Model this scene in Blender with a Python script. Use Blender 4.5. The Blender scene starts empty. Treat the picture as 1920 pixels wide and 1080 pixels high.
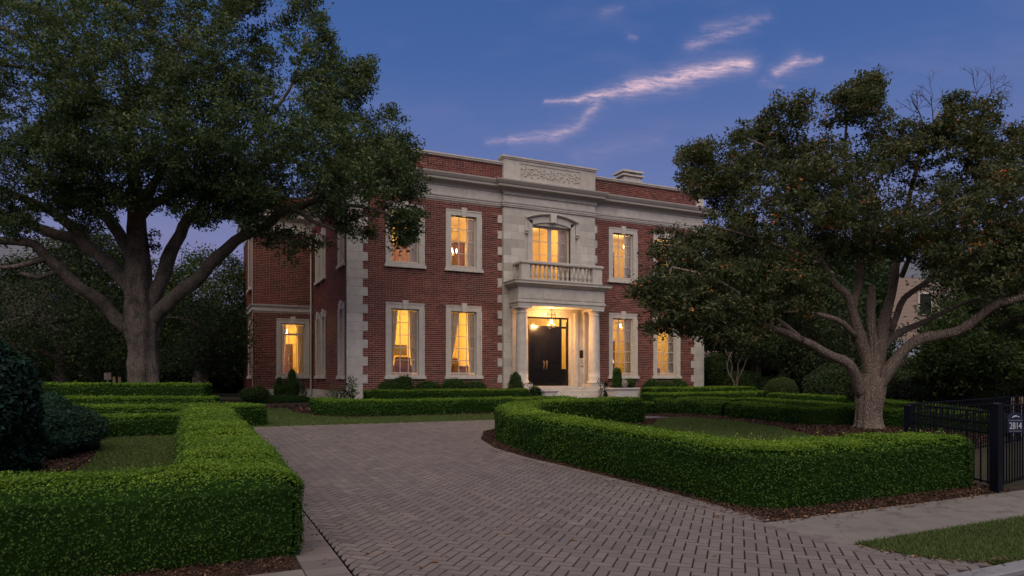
import bpy, math, random
import numpy as np
from mathutils import Vector, Matrix, noise
R = math.radians
random.seed(7); rng = np.random.default_rng(11)
sc = bpy.context.scene
col = sc.collection

# ------------------------------------------------------------------ camera
F, U0, V0, EYE = 1270.0, 960.0, 706.0, 1.6
D1 = (0.90179, 0.43218); D2 = (-0.43218, 0.90179)
cam_d = bpy.data.cameras.new('camera'); cam = bpy.data.objects.new('camera', cam_d); col.objects.link(cam)
cam.location = (0, 0, EYE); cam.rotation_euler = (R(90), 0, -math.atan2(D1[1], D1[0]))
cam_d.sensor_width = 36; cam_d.lens = 36 * F / 1920; cam_d.shift_y = (V0 - 540) / 1920
cam_d.clip_start = .05; cam_d.clip_end = 2000
sc.camera = cam

# ------------------------------------------------------------------ exposure, sun, world
sc.view_settings.view_transform = 'Standard'; sc.view_settings.look = 'None'
sc.view_settings.exposure = 0; sc.view_settings.gamma = 1; sc.view_settings.use_curve_mapping = False
sc.cycles.use_denoising = True
sc.cycles.max_bounces = 6; sc.cycles.transparent_max_bounces = 12
sc.cycles.sample_clamp_indirect = 4
SUN_EL, SUN_AZ = R(58), R(212)      # azimuth clockwise from +Y: the afterglow stands behind the camera
sun_d = bpy.data.lights.new('afterglow_sun', 'SUN'); sun = bpy.data.objects.new('afterglow_sun', sun_d); col.objects.link(sun)
sun_d.energy = 3.3; sun_d.angle = R(85); sun_d.color = (1, .86, .70)
sdir = Vector((math.sin(SUN_AZ) * math.cos(SUN_EL), math.cos(SUN_AZ) * math.cos(SUN_EL), math.sin(SUN_EL)))
sun.rotation_euler = sdir.to_track_quat('Z', 'Y').to_euler()

class NT:
    def __init__(s, tree): s.t = tree; s.n = tree.nodes; s.l = tree.links
    def node(s, typ, **kw):
        n = s.n.new(typ)
        for k, v in kw.items(): setattr(n, k, v)
        return n
    def put(s, inp, v):
        if isinstance(v, bpy.types.NodeSocket): s.l.new(v, inp)
        elif v is not None:
            if hasattr(inp.default_value, '__len__') and not hasattr(v, '__len__'): v = [v] * len(inp.default_value)
            if hasattr(inp.default_value, '__len__') and len(inp.default_value) == 4 and len(v) == 3: v = (*v, 1)
            inp.default_value = v
    def math(s, op, a, b=None, c=None, clamp=False):
        n = s.node('ShaderNodeMath', operation=op, use_clamp=clamp)
        for i, v in enumerate((a, b, c)):
            if v is not None: s.put(n.inputs[i], v)
        return n.outputs[0]
    def vmath(s, op, a, b=None):
        n = s.node('ShaderNodeVectorMath', operation=op); s.put(n.inputs[0], a)
        if b is not None: s.put(n.inputs[1], b)
        return n.outputs['Value'] if op in ('DOT_PRODUCT', 'LENGTH', 'DISTANCE') else n.outputs[0]
    def mix(s, f, a, b, blend='MIX'):
        n = s.node('ShaderNodeMix', data_type='RGBA', blend_type=blend)
        s.put(n.inputs[0], f); s.put(n.inputs[6], a); s.put(n.inputs[7], b); return n.outputs[2]
    def ramp(s, f, stops, interp='LINEAR'):
        n = s.node('ShaderNodeValToRGB'); s.put(n.inputs[0], f); e = n.color_ramp.elements
        n.color_ramp.interpolation = interp
        while len(e) < len(stops): e.new(.5)
        for i, (p, c) in enumerate(stops):
            e[i].position = p; e[i].color = (*c, 1) if len(c) == 3 else c
        return n.outputs[0]
    def noise(s, vec, scale, detail=3, rough=.5, dist=0, color=False):
        n = s.node('ShaderNodeTexNoise'); s.put(n.inputs['Vector'], vec); n.inputs['Scale'].default_value = scale
        n.inputs['Detail'].default_value = detail; n.inputs['Roughness'].default_value = rough; n.inputs['Distortion'].default_value = dist
        return n.outputs['Color' if color else 'Fac']
    def mapping(s, vec, scale=(1, 1, 1), rot=(0, 0, 0), loc=(0, 0, 0)):
        n = s.node('ShaderNodeMapping'); s.put(n.inputs[0], vec); n.inputs['Scale'].default_value = scale
        n.inputs['Rotation'].default_value = rot; n.inputs['Location'].default_value = loc; return n.outputs[0]
    def bump(s, h, strength=.5, dist=.02, normal=None):
        n = s.node('ShaderNodeBump'); n.inputs['Strength'].default_value = strength; n.inputs['Distance'].default_value = dist
        s.put(n.inputs['Height'], h)
        if normal is not None: s.put(n.inputs['Normal'], normal)
        return n.outputs[0]

def build_world():
    w = bpy.data.worlds.new('World'); sc.world = w; w.use_nodes = True
    t = NT(w.node_tree); t.n.clear()
    tc = t.node('ShaderNodeTexCoord').outputs['Generated']
    sep = t.node('ShaderNodeSeparateXYZ'); t.put(sep.inputs[0], tc)
    sky = t.node('ShaderNodeTexSky', sky_type='NISHITA'); sky.sun_disc = False
    sky.sun_elevation = R(-1.2); sky.sun_rotation = SUN_AZ; sky.ozone_density = 5; sky.air_density = 1.2; sky.dust_density = .6
    # dusk colours of the sky: deep blue above, mauve towards the horizon
    z = t.math('MAXIMUM', sep.outputs[2], 0.0)
    grad = t.ramp(z, [(0, (.30, .23, .36)), (.12, (.25, .24, .42)), (.26, (.155, .21, .45)), (.42, (.066, .142, .375)), (.62, (.036, .098, .29)), (1, (.03, .07, .22))])
    base = t.mix(.88, sky.outputs[0], grad)
    # wisps of cirrus placed by world direction
    fwd = t.vmath('DOT_PRODUCT', tc, (D1[1], D2[1], 0)); fwd = t.math('MAXIMUM', fwd, .05)
    rgt = t.vmath('DOT_PRODUCT', tc, (D1[0], D2[0], 0))
    u = t.math('DIVIDE', rgt, fwd); v = t.math('DIVIDE', sep.outputs[2], fwd)
    comb = t.node('ShaderNodeCombineXYZ'); t.put(comb.inputs[0], u); t.put(comb.inputs[1], v)
    p0 = comb.outputs[0]
    def warp(p, scale, amt, det):
        c = t.noise(p, scale, det, .62, color=True)
        d = t.vmath('SUBTRACT', c, (.5, .5, .5))
        d = t.vmath('MULTIPLY', d, (amt, amt * .9, 0))
        return t.vmath('ADD', p, d)
    p = warp(warp(warp(p0, 5, .03, 3), 18, .014, 4), 70, .008, 5)
    def P(x, y): return ((x - U0) / F, (V0 - y) / F)
    segs = [  # x0,y0,x1,y1,w0,w1,strength
        (1075, 188, 1180, 165, 5, 9, .75), (1180, 165, 1290, 140, 10, 13, .95), (1270, 140, 1400, 116, 12, 10, 1.0),
        (1020, 194, 1085, 184, 3, 5, .45), (1070, 188, 1125, 186, 4, 5, .55), (1125, 186, 1085, 232, 9, 8, .42), (1085, 232, 1030, 256, 9, 9, .48),
        (1040, 254, 960, 264, 9, 7, .42), (960, 262, 915, 262, 6, 4, .25),
        (1455, 132, 1490, 113, 8, 9, .62), (1490, 116, 1535, 112, 8, 4, .5),
        (1300, 82, 1420, 38, 10, 8, .33), (1320, 50, 1440, 32, 9, 7, .22), (1130, 22, 1160, 12, 8, 6, .14), (1178, 70, 1190, 72, 5, 4, .22), (1430, 150, 1465, 158, 8, 6, .15), (1080, 290, 1230, 262, 14, 12, .10)]
    dens = None
    for x0, y0, x1, y1, w0, w1, st in segs:
        a = P(x0, y0); b = P(x1, y1); d = (b[0] - a[0], b[1] - a[1]); L2 = d[0] ** 2 + d[1] ** 2
        pa = t.vmath('SUBTRACT', p, (a[0], a[1], 0))
        tt = t.math('DIVIDE', t.vmath('DOT_PRODUCT', pa, (d[0], d[1], 0)), L2, clamp=True)
        sn = t.node('ShaderNodeVectorMath', operation='SCALE'); sn.inputs[0].default_value = (d[0], d[1], 0); t.put(sn.inputs['Scale'], tt)
        dist = t.vmath('DISTANCE', pa, sn.outputs[0])
        wd = t.math('MULTIPLY_ADD', tt, (w1 - w0) / F, w0 / F)
        q = t.math('SUBTRACT', 1, t.math('DIVIDE', dist, t.math('MULTIPLY', wd, 1.75)), clamp=True)
        h_ = t.math('SUBTRACT', 1, t.math('DIVIDE', dist, t.math('MULTIPLY', wd, 4.5)), clamp=True)
        q = t.math('MULTIPLY', t.math('MULTIPLY_ADD', t.math('POWER', h_, 2.2), .55, t.math('MULTIPLY', t.math('POWER', q, 1.3), .62)), st)
        dens = q if dens is None else t.math('MAXIMUM', dens, q)
    fib = t.noise(t.mapping(p, (13, 95, 1), (0, 0, R(-13))), 1.7, 8, .74)
    fib = t.math('MULTIPLY_ADD', t.math('SUBTRACT', fib, .38, clamp=True), 3.9, .28)
    dens = t.math('MULTIPLY', t.math('POWER', dens, 1.15), fib, clamp=True)
    veil = t.noise(t.mapping(p0, (3, 9, 1), (0, 0, R(-16))), 1.6, 6, .6)
    veil = t.math('MULTIPLY', t.math('SUBTRACT', veil, .5, clamp=True), .35)
    base = t.mix(veil, base, (.42, .33, .48))
    colr = t.mix(dens, base, (.70, .50, .60))
    bg = t.node('ShaderNodeBackground'); t.put(bg.inputs[0], colr); bg.inputs[1].default_value = 1.0
    out = t.node('ShaderNodeOutputWorld'); t.l.new(bg.outputs[0], out.inputs[0])
build_world()

# ------------------------------------------------------------------ ground shape and pixel helpers (used to measure places)
S_, BC = .02, 26.0
def g(y): return S_ * max(-30.0, min(y, BC))
def gv(y): return S_ * np.clip(y, -30, BC)
def at(u, v, Y):
    r = (u - U0) / F
    return Vector((Y * (r * D1[0] + D1[1]), Y * (r * D2[0] + D2[1]), EYE - Y * (v - V0) / F))
def depth(p): return p[0] * D1[1] + p[1] * D2[1]
def proj(p):
    f = depth(p); r = p[0] * D1[0] + p[1] * D2[0]; return U0 + F * r / f, V0 - F * (p[2] - EYE) / f

# ------------------------------------------------------------------ materials
def material(name):
    m = bpy.data.materials.new(name); m.use_nodes = True; t = NT(m.node_tree)
    return m, t, t.n['Principled BSDF']
def objco(t): return t.node('ShaderNodeTexCoord').outputs['Object']
def geo(t): return t.node('ShaderNodeNewGeometry').outputs['Position']
def tone(t): return t.node('ShaderNodeAttribute', attribute_name='tone').outputs['Fac']

def m_leaf(name, stops, trans=.3, rough=.6, spec=.2):
    m, t, b = material(name)
    c = t.ramp(tone(t), stops)
    t.put(b.inputs['Base Color'], c); b.inputs['Roughness'].default_value = rough; b.inputs['Specular IOR Level'].default_value = spec
    tr = t.node('ShaderNodeBsdfTranslucent'); t.put(tr.inputs[0], t.mix(1, c, (1.0, 1.15, .55), 'MULTIPLY'))
    mx = t.node('ShaderNodeMixShader'); mx.inputs[0].default_value = trans
    t.l.new(b.outputs[0], mx.inputs[1]); t.l.new(tr.outputs[0], mx.inputs[2])
    t.l.new(mx.outputs[0], t.n['Material Output'].inputs[0]); return m
def m_plain(name, c, rough=.6, metal=0, spec=.5, nscale=0, namt=.15, bump=0, bscale=40):
    m, t, b = material(name); p = geo(t)
    if nscale:
        f = t.noise(p, nscale, 5, .6)
        cc = t.ramp(f, [(.25, [x * (1 - namt) for x in c]), (.75, [min(1, x * (1 + namt)) for x in c])]); t.put(b.inputs['Base Color'], cc)
    else: b.inputs['Base Color'].default_value = (*c, 1)
    b.inputs['Roughness'].default_value = rough; b.inputs['Metallic'].default_value = metal; b.inputs['Specular IOR Level'].default_value = spec
    if bump: t.put(b.inputs['Normal'], t.bump(t.noise(p, bscale, 4), bump, .01))
    return m
def m_emit(name, c, s):
    m, t, b = material(name); b.inputs['Base Color'].default_value = (*c, 1)
    b.inputs['Emission Color'].default_value = (*c, 1); b.inputs['Emission Strength'].default_value = s; return m

def m_brick():
    m, t, b = material('red_brick'); p = geo(t)
    c = t.ramp(tone(t), [(0, (.07, .024, .02)), (.3, (.155, .038, .028)), (.6, (.22, .055, .038)), (.85, (.29, .085, .055)), (1, (.32, .14, .09))])
    n = t.noise(p, 60, 4); big = t.noise(p, .6, 4, .6)
    c = t.mix(t.math('MULTIPLY', n, .35), c, (.05, .02, .02)); c = t.mix(t.math('MULTIPLY', t.math('SUBTRACT', big, .43, clamp=True), 1.9, clamp=True), c, (.085, .034, .028))
    t.put(b.inputs['Base Color'], c); b.inputs['Roughness'].default_value = .85; b.inputs['Specular IOR Level'].default_value = .25
    t.put(b.inputs['Normal'], t.bump(t.noise(p, 90, 3), .4, .006)); return m
def m_stone():
    m, t, b = material('limestone'); p = geo(t)
    c = t.ramp(tone(t), [(0, (.29, .255, .215)), (.5, (.52, .475, .41)), (1, (.62, .575, .50))])
    n = t.noise(p, 3.5, 6, .62)
    c = t.mix(t.math('MULTIPLY', t.math('SUBTRACT', n, .42, clamp=True), 1.6, clamp=True), c, (.34, .30, .27))
    drip = t.noise(t.mapping(p, (6, 6, .7)), 1.5, 5, .65)
    c = t.mix(t.math('MULTIPLY', t.math('SUBTRACT', drip, .55, clamp=True), 1.8, clamp=True), c, (.22, .20, .18))
    # weathering on upward faces and ledges
    nz = t.node('ShaderNodeSeparateXYZ'); t.put(nz.inputs[0], t.node('ShaderNodeNewGeometry').outputs['Normal'])
    top = t.math('MULTIPLY', t.math('SUBTRACT', nz.outputs[2], .4, clamp=True), 1.2, clamp=True)
    c = t.mix(top, c, (.20, .18, .16))
    t.put(b.inputs['Base Color'], c); b.inputs['Roughness'].default_value = .8; b.inputs['Specular IOR Level'].default_value = .3
    t.put(b.inputs['Normal'], t.bump(t.noise(p, 45, 5), .35, .006)); return m
def m_paver():
    m, t, b = material('clay_paver'); p = geo(t)
    c = t.ramp(tone(t), [(0, (.07, .057, .052)), (.2, (.105, .086, .08)), (.6, (.168, .14, .128)), (1, (.225, .188, .168))])
    n = t.noise(p, 45, 5, .65); big = t.noise(p, .55, 5, .6)
    c = t.mix(t.math('MULTIPLY', n, .4), c, (.07, .055, .056)); c = t.mix(t.math('MULTIPLY', t.math('SUBTRACT', big, .42, clamp=True), 1.4, clamp=True), c, (.085, .066, .072))
    c = t.mix(t.math('MULTIPLY', t.math('SUBTRACT', t.noise(t.mapping(p, (1, .25, 1)), 1.3, 5, .6), .5, clamp=True), 1.5, clamp=True), c, (.07, .058, .054)); t.put(b.inputs['Base Color'], c); b.inputs['Roughness'].default_value = .72; b.inputs['Specular IOR Level'].default_value = .35
    t.put(b.inputs['Normal'], t.bump(t.noise(p, 130, 4), .5, .004)); return m
def m_concrete(name, c1, c2):
    m, t, b = material(name); p = geo(t)
    n = t.noise(p, 1.7, 8, .65); f = t.noise(p, 120, 4, .7)
    c = t.ramp(n, [(.3, c1), (.7, c2)]); c = t.mix(t.math('MULTIPLY', f, .35), c, [x * .5 for x in c1])
    st = t.noise(t.mapping(p, (1, 1.6, 1)), 3.1, 6, .7); c = t.mix(t.math('MULTIPLY', t.math('SUBTRACT', st, .52, clamp=True), 4.5, clamp=True), c, [x * .55 for x in c1])
    v = t.node('ShaderNodeTexVoronoi', feature='DISTANCE_TO_EDGE'); t.put(v.inputs['Vector'], t.vmath('ADD', p, t.vmath('MULTIPLY', t.noise(p, 3, 5, color=True), (.6, .6, .6)))); v.inputs['Scale'].default_value = .55
    c = t.mix(t.math('LESS_THAN', v.outputs[0], .0018), c, [x * .3 for x in c1])
    t.put(b.inputs['Base Color'], c); b.inputs['Roughness'].default_value = .85; t.put(b.inputs['Normal'], t.bump(f, .4, .004)); return m
def m_bark(name, dark, light, moss=0):
    m, t, b = material(name); p = geo(t)
    a = t.noise(t.mapping(p, (1, 1, .13)), 11, 8, .75, 1.2)
    v = t.node('ShaderNodeTexVoronoi', feature='DISTANCE_TO_EDGE'); t.put(v.inputs['Vector'], t.mapping(t.vmath('ADD', p, t.vmath('MULTIPLY', t.noise(p, 4, 3, color=True), (.15, .15, .15))), (1, 1, .28))); v.inputs['Scale'].default_value = 30
    crack = t.math('MULTIPLY', v.outputs[0], 2.6, clamp=True)
    h = t.math('MULTIPLY_ADD', crack, .42, t.math('MULTIPLY', a, .85))
    c = t.ramp(h, [(.3, dark), (.72, light)])
    if moss:
        mo = t.noise(p, 2.2, 5, .65); c = t.mix(t.math('MULTIPLY', t.math('SUBTRACT', mo, .47, clamp=True), 4, clamp=True), c, (.055, .06, .035))
    t.put(b.inputs['Base Color'], c); b.inputs['Roughness'].default_value = .92; b.inputs['Specular IOR Level'].default_value = .2
    t.put(b.inputs['Normal'], t.bump(h, 1.0, .07)); return m
def m_ground(name, stops, scale=8, bump=.4):
    m, t, b = material(name); p = geo(t); n = t.noise(p, scale, 7, .7)
    t.put(b.inputs['Base Color'], t.ramp(n, stops)); b.inputs['Roughness'].default_value = .95; b.inputs['Specular IOR Level'].default_value = .15
    t.put(b.inputs['Normal'], t.bump(n, bump, .02)); return m
def m_glass():
    m, t, b = material('window_glass'); t.n.remove(b)
    tr = t.node('ShaderNodeBsdfTransparent'); tr.inputs[0].default_value = (.97, .97, .95, 1)
    gl = t.node('ShaderNodeBsdfGlossy'); gl.inputs['Roughness'].default_value = .03; gl.inputs[0].default_value = (1, 1, 1, 1)
    fr = t.node('ShaderNodeFresnel'); fr.inputs[0].default_value = 1.5
    t.put(fr.inputs['Normal'], t.bump(t.noise(geo(t), 2.0, 2), .25, .02)); t.put(gl.inputs['Normal'], t.bump(t.noise(geo(t), 2.0, 2), .1, .02))
    mx = t.node('ShaderNodeMixShader'); t.l.new(t.math('MULTIPLY', fr.outputs[0], 1.2, clamp=True), mx.inputs[0]); t.l.new(tr.outputs[0], mx.inputs[1]); t.l.new(gl.outputs[0], mx.inputs[2])
    t.l.new(mx.outputs[0], t.n['Material Output'].inputs[0]); return m
def m_curtain():
    m, t, b = material('curtain_fabric'); t.n.remove(b)
    d = t.node('ShaderNodeBsdfDiffuse'); d.inputs[0].default_value = (.66, .62, .56, 1)
    tr = t.node('ShaderNodeBsdfTranslucent'); tr.inputs[0].default_value = (.5, .40, .26, 1)
    mx = t.node('ShaderNodeMixShader'); mx.inputs[0].default_value = .05; t.l.new(d.outputs[0], mx.inputs[1]); t.l.new(tr.outputs[0], mx.inputs[2])
    t.l.new(mx.outputs[0], t.n['Material Output'].inputs[0]); return m

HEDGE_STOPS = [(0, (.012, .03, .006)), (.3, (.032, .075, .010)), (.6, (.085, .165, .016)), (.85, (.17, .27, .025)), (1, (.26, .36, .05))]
M = dict(
    hedge=m_leaf('boxwood_leaves', HEDGE_STOPS), hedge_core=m_plain('hedge_core', (.012, .030, .006), 1, spec=0, nscale=20, namt=.4),
    oak=m_leaf('oak_leaves', [(0, (.018, .034, .015)), (.4, (.046, .074, .03)), (.75, (.10, .132, .05)), (1, (.18, .18, .06))]),
    myrtle=m_leaf('autumn_green_leaves', [(0, (.022, .034, .015)), (.4, (.056, .072, .03)), (.8, (.112, .118, .048)), (.93, (.15, .115, .05)), (.965, (.32, .11, .035)), (1, (.42, .14, .05))]),
    bluebush=m_leaf('blue_green_leaves', [(0, (.006, .020, .012)), (.5, (.014, .042, .026)), (1, (.035, .085, .05))], rough=.5, spec=.2),
    wood=m_leaf('background_leaves', [(0, (.016, .026, .012)), (.5, (.042, .064, .026)), (1, (.11, .13, .045))]),
    bgreen=m_leaf('mid_green_leaves', [(0, (.02, .036, .013)), (.5, (.06, .095, .028)), (1, (.16, .20, .05))]),
    red=m_leaf('reddish_leaves', [(0, (.01, .012, .008)), (.5, (.025, .028, .014)), (.85, (.05, .03, .02)), (1, (.09, .03, .025))]),
    grass=m_leaf('grass_blades', [(0, (.035, .05, .016)), (.5, (.08, .12, .032)), (.8, (.13, .165, .05)), (.9, (.16, .14, .06)), (1, (.22, .17, .09))], trans=.25),
    lawn=m_ground('lawn_turf', [(.3, (.055, .075, .022)), (.7, (.105, .13, .038))], 14), soil=m_ground('garden_soil', [(.3, (.025, .02, .014)), (.7, (.05, .045, .025))]),
    mulch=m_ground('bark_mulch', [(.3, (.025, .014, .01)), (.7, (.065, .034, .024))], 60, .8),
    chip=m_leaf('mulch_chips', [(0, (.02, .012, .009)), (.5, (.06, .031, .022)), (.9, (.12, .065, .042)), (1, (.34, .21, .13))], trans=.02, rough=.8, spec=.2),
    deadleaf=m_leaf('dry_leaf', [(0, (.16, .07, .03)), (1, (.32, .17, .09))], trans=.1),
    brick=m_brick(), mortar=m_plain('mortar', (.50, .40, .32), .95, nscale=8, namt=.25), stone=m_stone(), paver=m_paver(),
    joint=m_plain('paver_joint_sand', (.02, .017, .016), .95), concrete=m_concrete('sidewalk_concrete', (.13, .112, .098), (.20, .176, .158)),
    kerb=m_concrete('kerb_concrete', (.15, .15, .155), (.22, .22, .225)), asphalt=m_concrete('asphalt', (.045, .045, .05), (.07, .07, .075)),
    oakbark=m_bark('oak_bark', (.028, .022, .018), (.27, .215, .175), 1), mybark=m_bark('smooth_tan_bark', (.08, .058, .045), (.40, .31, .245)),
    twig=m_plain('twig_bark', (.045, .037, .03), .9), sash=m_plain('cream_sash_paint', (.55, .50, .42), .45), glass=m_glass(), curtain=m_curtain(),
    plaster=m_plain('warm_plaster', (.74, .62, .32), .9, nscale=1.5, namt=.08), ceiling=m_plain('ceiling_plaster', (.75, .68, .52), .9), floorw=m_plain('oak_floor', (.22, .12, .05), .4, nscale=5),
    brown=m_plain('brown_leather', (.12, .05, .025), .5, nscale=6, namt=.3), cushion=m_plain('olive_cushion', (.20, .15, .06), .8), woodf=m_plain('dark_furniture_wood', (.07, .03, .015), .35),
    black=m_plain('black_gloss_paint', (.008, .008, .009), .22, spec=.5), iron=m_plain('black_iron', (.0025, .003, .006), .5, spec=.18), brass=m_plain('brass', (.8, .55, .25), .25, 1),
    bulb=m_emit('warm_bulb', (1, .62, .25), 5), flame=m_emit('candle_bulb', (1, .72, .36), 14), shade=m_emit('lamp_shade', (1, .66, .30), 2.2),
    white=m_plain('white_glaze', (.62, .58, .54), .5, nscale=5, namt=.1), slate=m_plain('grey_shingle', (.10, .105, .125), .8, nscale=3, namt=.3),
    siding=m_plain('beige_siding', (.29, .215, .175), .8), bluesid=m_plain('pale_blue_siding', (.33, .35, .45), .8), dark=m_plain('dark_interior', (.004, .004, .004), .9), fencewood=m_plain('weathered_wood', (.20, .13, .08), .85, nscale=10, namt=.3),
    plaque=m_plain('navy_enamel', (.012, .016, .04), .3), number=m_plain('plaque_numbers', (.42, .43, .48), .4), rock=m_plain('weathered_rock', (.20, .16, .13), .9, nscale=9, namt=.45, bump=.8, bscale=20),
    roofdk=m_plain('roof_membrane', (.08, .07, .07), .9), art=m_plain('framed_print', (.10, .08, .05), .6, nscale=7, namt=.6))

# ------------------------------------------------------------------ object helpers
ORG = {}
def props(o, label=None, cat=None, group=None, kind=None):
    for k, v in (('label', label), ('category', cat), ('group', group), ('kind', kind)):
        if v: o[k] = v
    return o
def link(name, data, parent=None, origin=None):
    o = bpy.data.objects.new(name, data); col.objects.link(o)
    if parent is not None:
        o.parent = parent
        po = ORG.get(parent.name, Vector((0, 0, 0)))
        o.location = -po if origin is None else Vector(origin)
        ORG[o.name] = Vector((0, 0, 0)) if origin is None else po + Vector(origin)
    else:
        ORG[o.name] = Vector(origin) if origin is not None else Vector((0, 0, 0))
        if origin is not None: o.location = origin
    return o
def thing(name, loc, label, cat, group=None, rz=0):
    o = bpy.data.objects.new(name, None); col.objects.link(o); o.location = loc; o.rotation_euler = (0, 0, rz); o.empty_display_size = .2
    ORG[o.name] = Vector(loc); return props(o, label, cat, group)
def copy_tree(o, parent=None, loc=None):
    c = o.copy(); col.objects.link(c); c.parent = parent
    if loc is not None: c.location = loc
    for ch in list(o.children): copy_tree(ch, c)
    return c

class MB:
    def __init__(s): s.v = []; s.f = []; s.t = []
    def add(s, vs, fs, tone=.5):
        n = len(s.v); s.v.extend(vs); s.f.extend([tuple(i + n for i in f) for f in fs]); s.t.extend(tone if isinstance(tone, list) else [tone] * len(fs)); return s
    def box(s, x0, x1, y0, y1, z0, z1, tone=.5, bev=0):
        if bev:
            b = bev; vs = []
            for z, e in ((z0, 0), (z1 - b, 0), (z1, b)):
                vs += [(x0 + e, y0 + e, z), (x1 - e, y0 + e, z), (x1 - e, y1 - e, z), (x0 + e, y1 - e, z)]
            fs = [(3, 2, 1, 0), (8, 9, 10, 11)] + [(k * 4 + i, k * 4 + (i + 1) % 4, k * 4 + 4 + (i + 1) % 4, k * 4 + 4 + i) for k in (0, 1) for i in range(4)]
            return s.add(vs, fs, tone)
        return s.add([(x0, y0, z0), (x1, y0, z0), (x1, y1, z0), (x0, y1, z0), (x0, y0, z1), (x1, y0, z1), (x1, y1, z1), (x0, y1, z1)],
                     [(3, 2, 1, 0), (4, 5, 6, 7), (0, 1, 5, 4), (1, 2, 6, 5), (2, 3, 7, 6), (3, 0, 4, 7)], tone)
    def lathe(s, cx, cy, prof, n=20, tone=.5):
        vs = [(cx + r * math.cos(2 * math.pi * i / n), cy + r * math.sin(2 * math.pi * i / n), z) for r, z in prof for i in range(n)]
        fs = [(k * n + i, k * n + (i + 1) % n, k * n + n + (i + 1) % n, k * n + n + i) for k in range(len(prof) - 1) for i in range(n)]
        fs += [tuple(reversed(range(n))), tuple(range((len(prof) - 1) * n, len(prof) * n))]
        return s.add(vs, fs, tone)
    def tube(s, pts, rad, n=8, tone=.5, rough=0, flute=0, cap=True):
        pts = [Vector(p) for p in pts]; m = len(pts)
        if not hasattr(rad, '__len__'): rad = [rad] * m
        up = Vector((.31, .52, .8)).normalized(); vs = []; prev = None
        for k in range(m):
            d = (pts[min(k + 1, m - 1)] - pts[max(k - 1, 0)]).normalized()
            a = (prev - d * prev.dot(d)) if prev is not None else d.cross(up)
            if a.length < 1e-4: a = d.orthogonal()
            a.normalize(); prev = a; b = d.cross(a)
            for i in range(n):
                th = 2 * math.pi * i / n; r = rad[k]
                q = a * math.cos(th) + b * math.sin(th)
                if rough:
                    w = pts[k] + q * r
                    r *= 1 + rough * noise.noise(Vector((w.x * 2.2, w.y * 2.2, w.z * .9))) + flute * noise.noise(Vector((math.cos(th) * 3, math.sin(th) * 3, w.z * .35)))
                vs.append(tuple(pts[k] + q * r))
        fs = [(k * n + i, k * n + (i + 1) % n, k * n + n + (i + 1) % n, k * n + n + i) for k in range(m - 1) for i in range(n)]
        if cap: fs += [tuple(reversed(range(n))), tuple(range((m - 1) * n, m * n))]
        return s.add(vs, fs, tone)
    def sweep(s, path, prof, tone=.5, closed=False):
        """mouldings: path in plan (left side = outside), prof = [(out, z)...]"""
        m = len(path); n = len(prof); vs = []
        for k in range(m):
            p = Vector(path[k]).to_2d(); a = Vector(path[k - 1]).to_2d() if (k or closed) else None; b = Vector(path[(k + 1) % m]).to_2d() if (k < m - 1 or closed) else None
            d1 = (p - a).normalized() if a is not None else None; d2 = (b - p).normalized() if b is not None else None
            d1 = d1 or d2; d2 = d2 or d1
            n1 = Vector((d1.y, -d1.x)); n2 = Vector((d2.y, -d2.x)); nn = (n1 + n2); nn = nn / max(.3, nn.dot(n1))
            for o_, z in prof: vs.append((p.x + nn.x * o_, p.y + nn.y * o_, z))
        fs = [(k * n + i, ((k + 1) % m) * n + i, ((k + 1) % m) * n + i + 1, k * n + i + 1) for k in range(m if closed else m - 1) for i in range(n - 1)]
        if not closed: fs += [tuple(range(n)), tuple(range((m - 1) * n + n - 1, (m - 1) * n - 1, -1))]
        return s.add(vs, fs, tone)
    def build(s, name, mat, parent=None, smooth=False, origin=None, local=False, kind=None, mesh_name=None):
        me = bpy.data.meshes.new(mesh_name or name)
        vs = s.v
        if parent is None and origin is not None and not local: vs = [(a - origin[0], b - origin[1], c - origin[2]) for a, b, c in vs]
        me.from_pydata(vs, [], s.f); me.materials.append(M[mat] if isinstance(mat, str) else mat)
        at_ = me.attributes.new('tone', 'FLOAT', 'FACE'); at_.data.foreach_set('value', s.t)
        if smooth: me.polygons.foreach_set('use_smooth', [True] * len(me.polygons))
        me.validate(); me.update()
        o = link(name, me, parent, origin if (local or parent is None) else None)
        if local and origin is None and parent is not None: o.location = (0, 0, 0)
        if kind: o['kind'] = kind
        return o
def place(name, me, parent, loc, rz=0):
    o = bpy.data.objects.new(name, me); col.objects.link(o); o.parent = parent
    o.location = Vector(loc) - ORG.get(parent.name, Vector((0, 0, 0))); o.rotation_euler = (0, 0, rz); return o

def np_mesh(name, V, Q, tones, mat, parent=None, kind=None, origin=None):
    me = bpy.data.meshes.new(name); nv = len(V); k = Q.shape[1]; nf = len(Q)
    V = np.asarray(V, np.float32)
    if parent is None and origin is not None: V = V - np.asarray(origin, np.float32)
    me.vertices.add(nv); me.vertices.foreach_set('co', V.ravel())
    me.loops.add(nf * k); me.loops.foreach_set('vertex_index', Q.astype(np.int32).ravel())
    me.polygons.add(nf); me.polygons.foreach_set('loop_start', np.arange(0, nf * k, k, dtype=np.int32))
    me.polygons.foreach_set('loop_total', np.full(nf, k, np.int32))
    a = me.attributes.new('tone', 'FLOAT', 'FACE'); a.data.foreach_set('value', np.clip(tones, 0, 1).astype(np.float32))
    me.materials.append(M[mat]); me.update(calc_edges=True)
    o = link(name, me, parent, origin if parent is None else None)
    if kind: o['kind'] = kind
    return o
def nrm(a): return a / np.maximum(1e-6, np.linalg.norm(a, axis=-1, keepdims=True))
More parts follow.
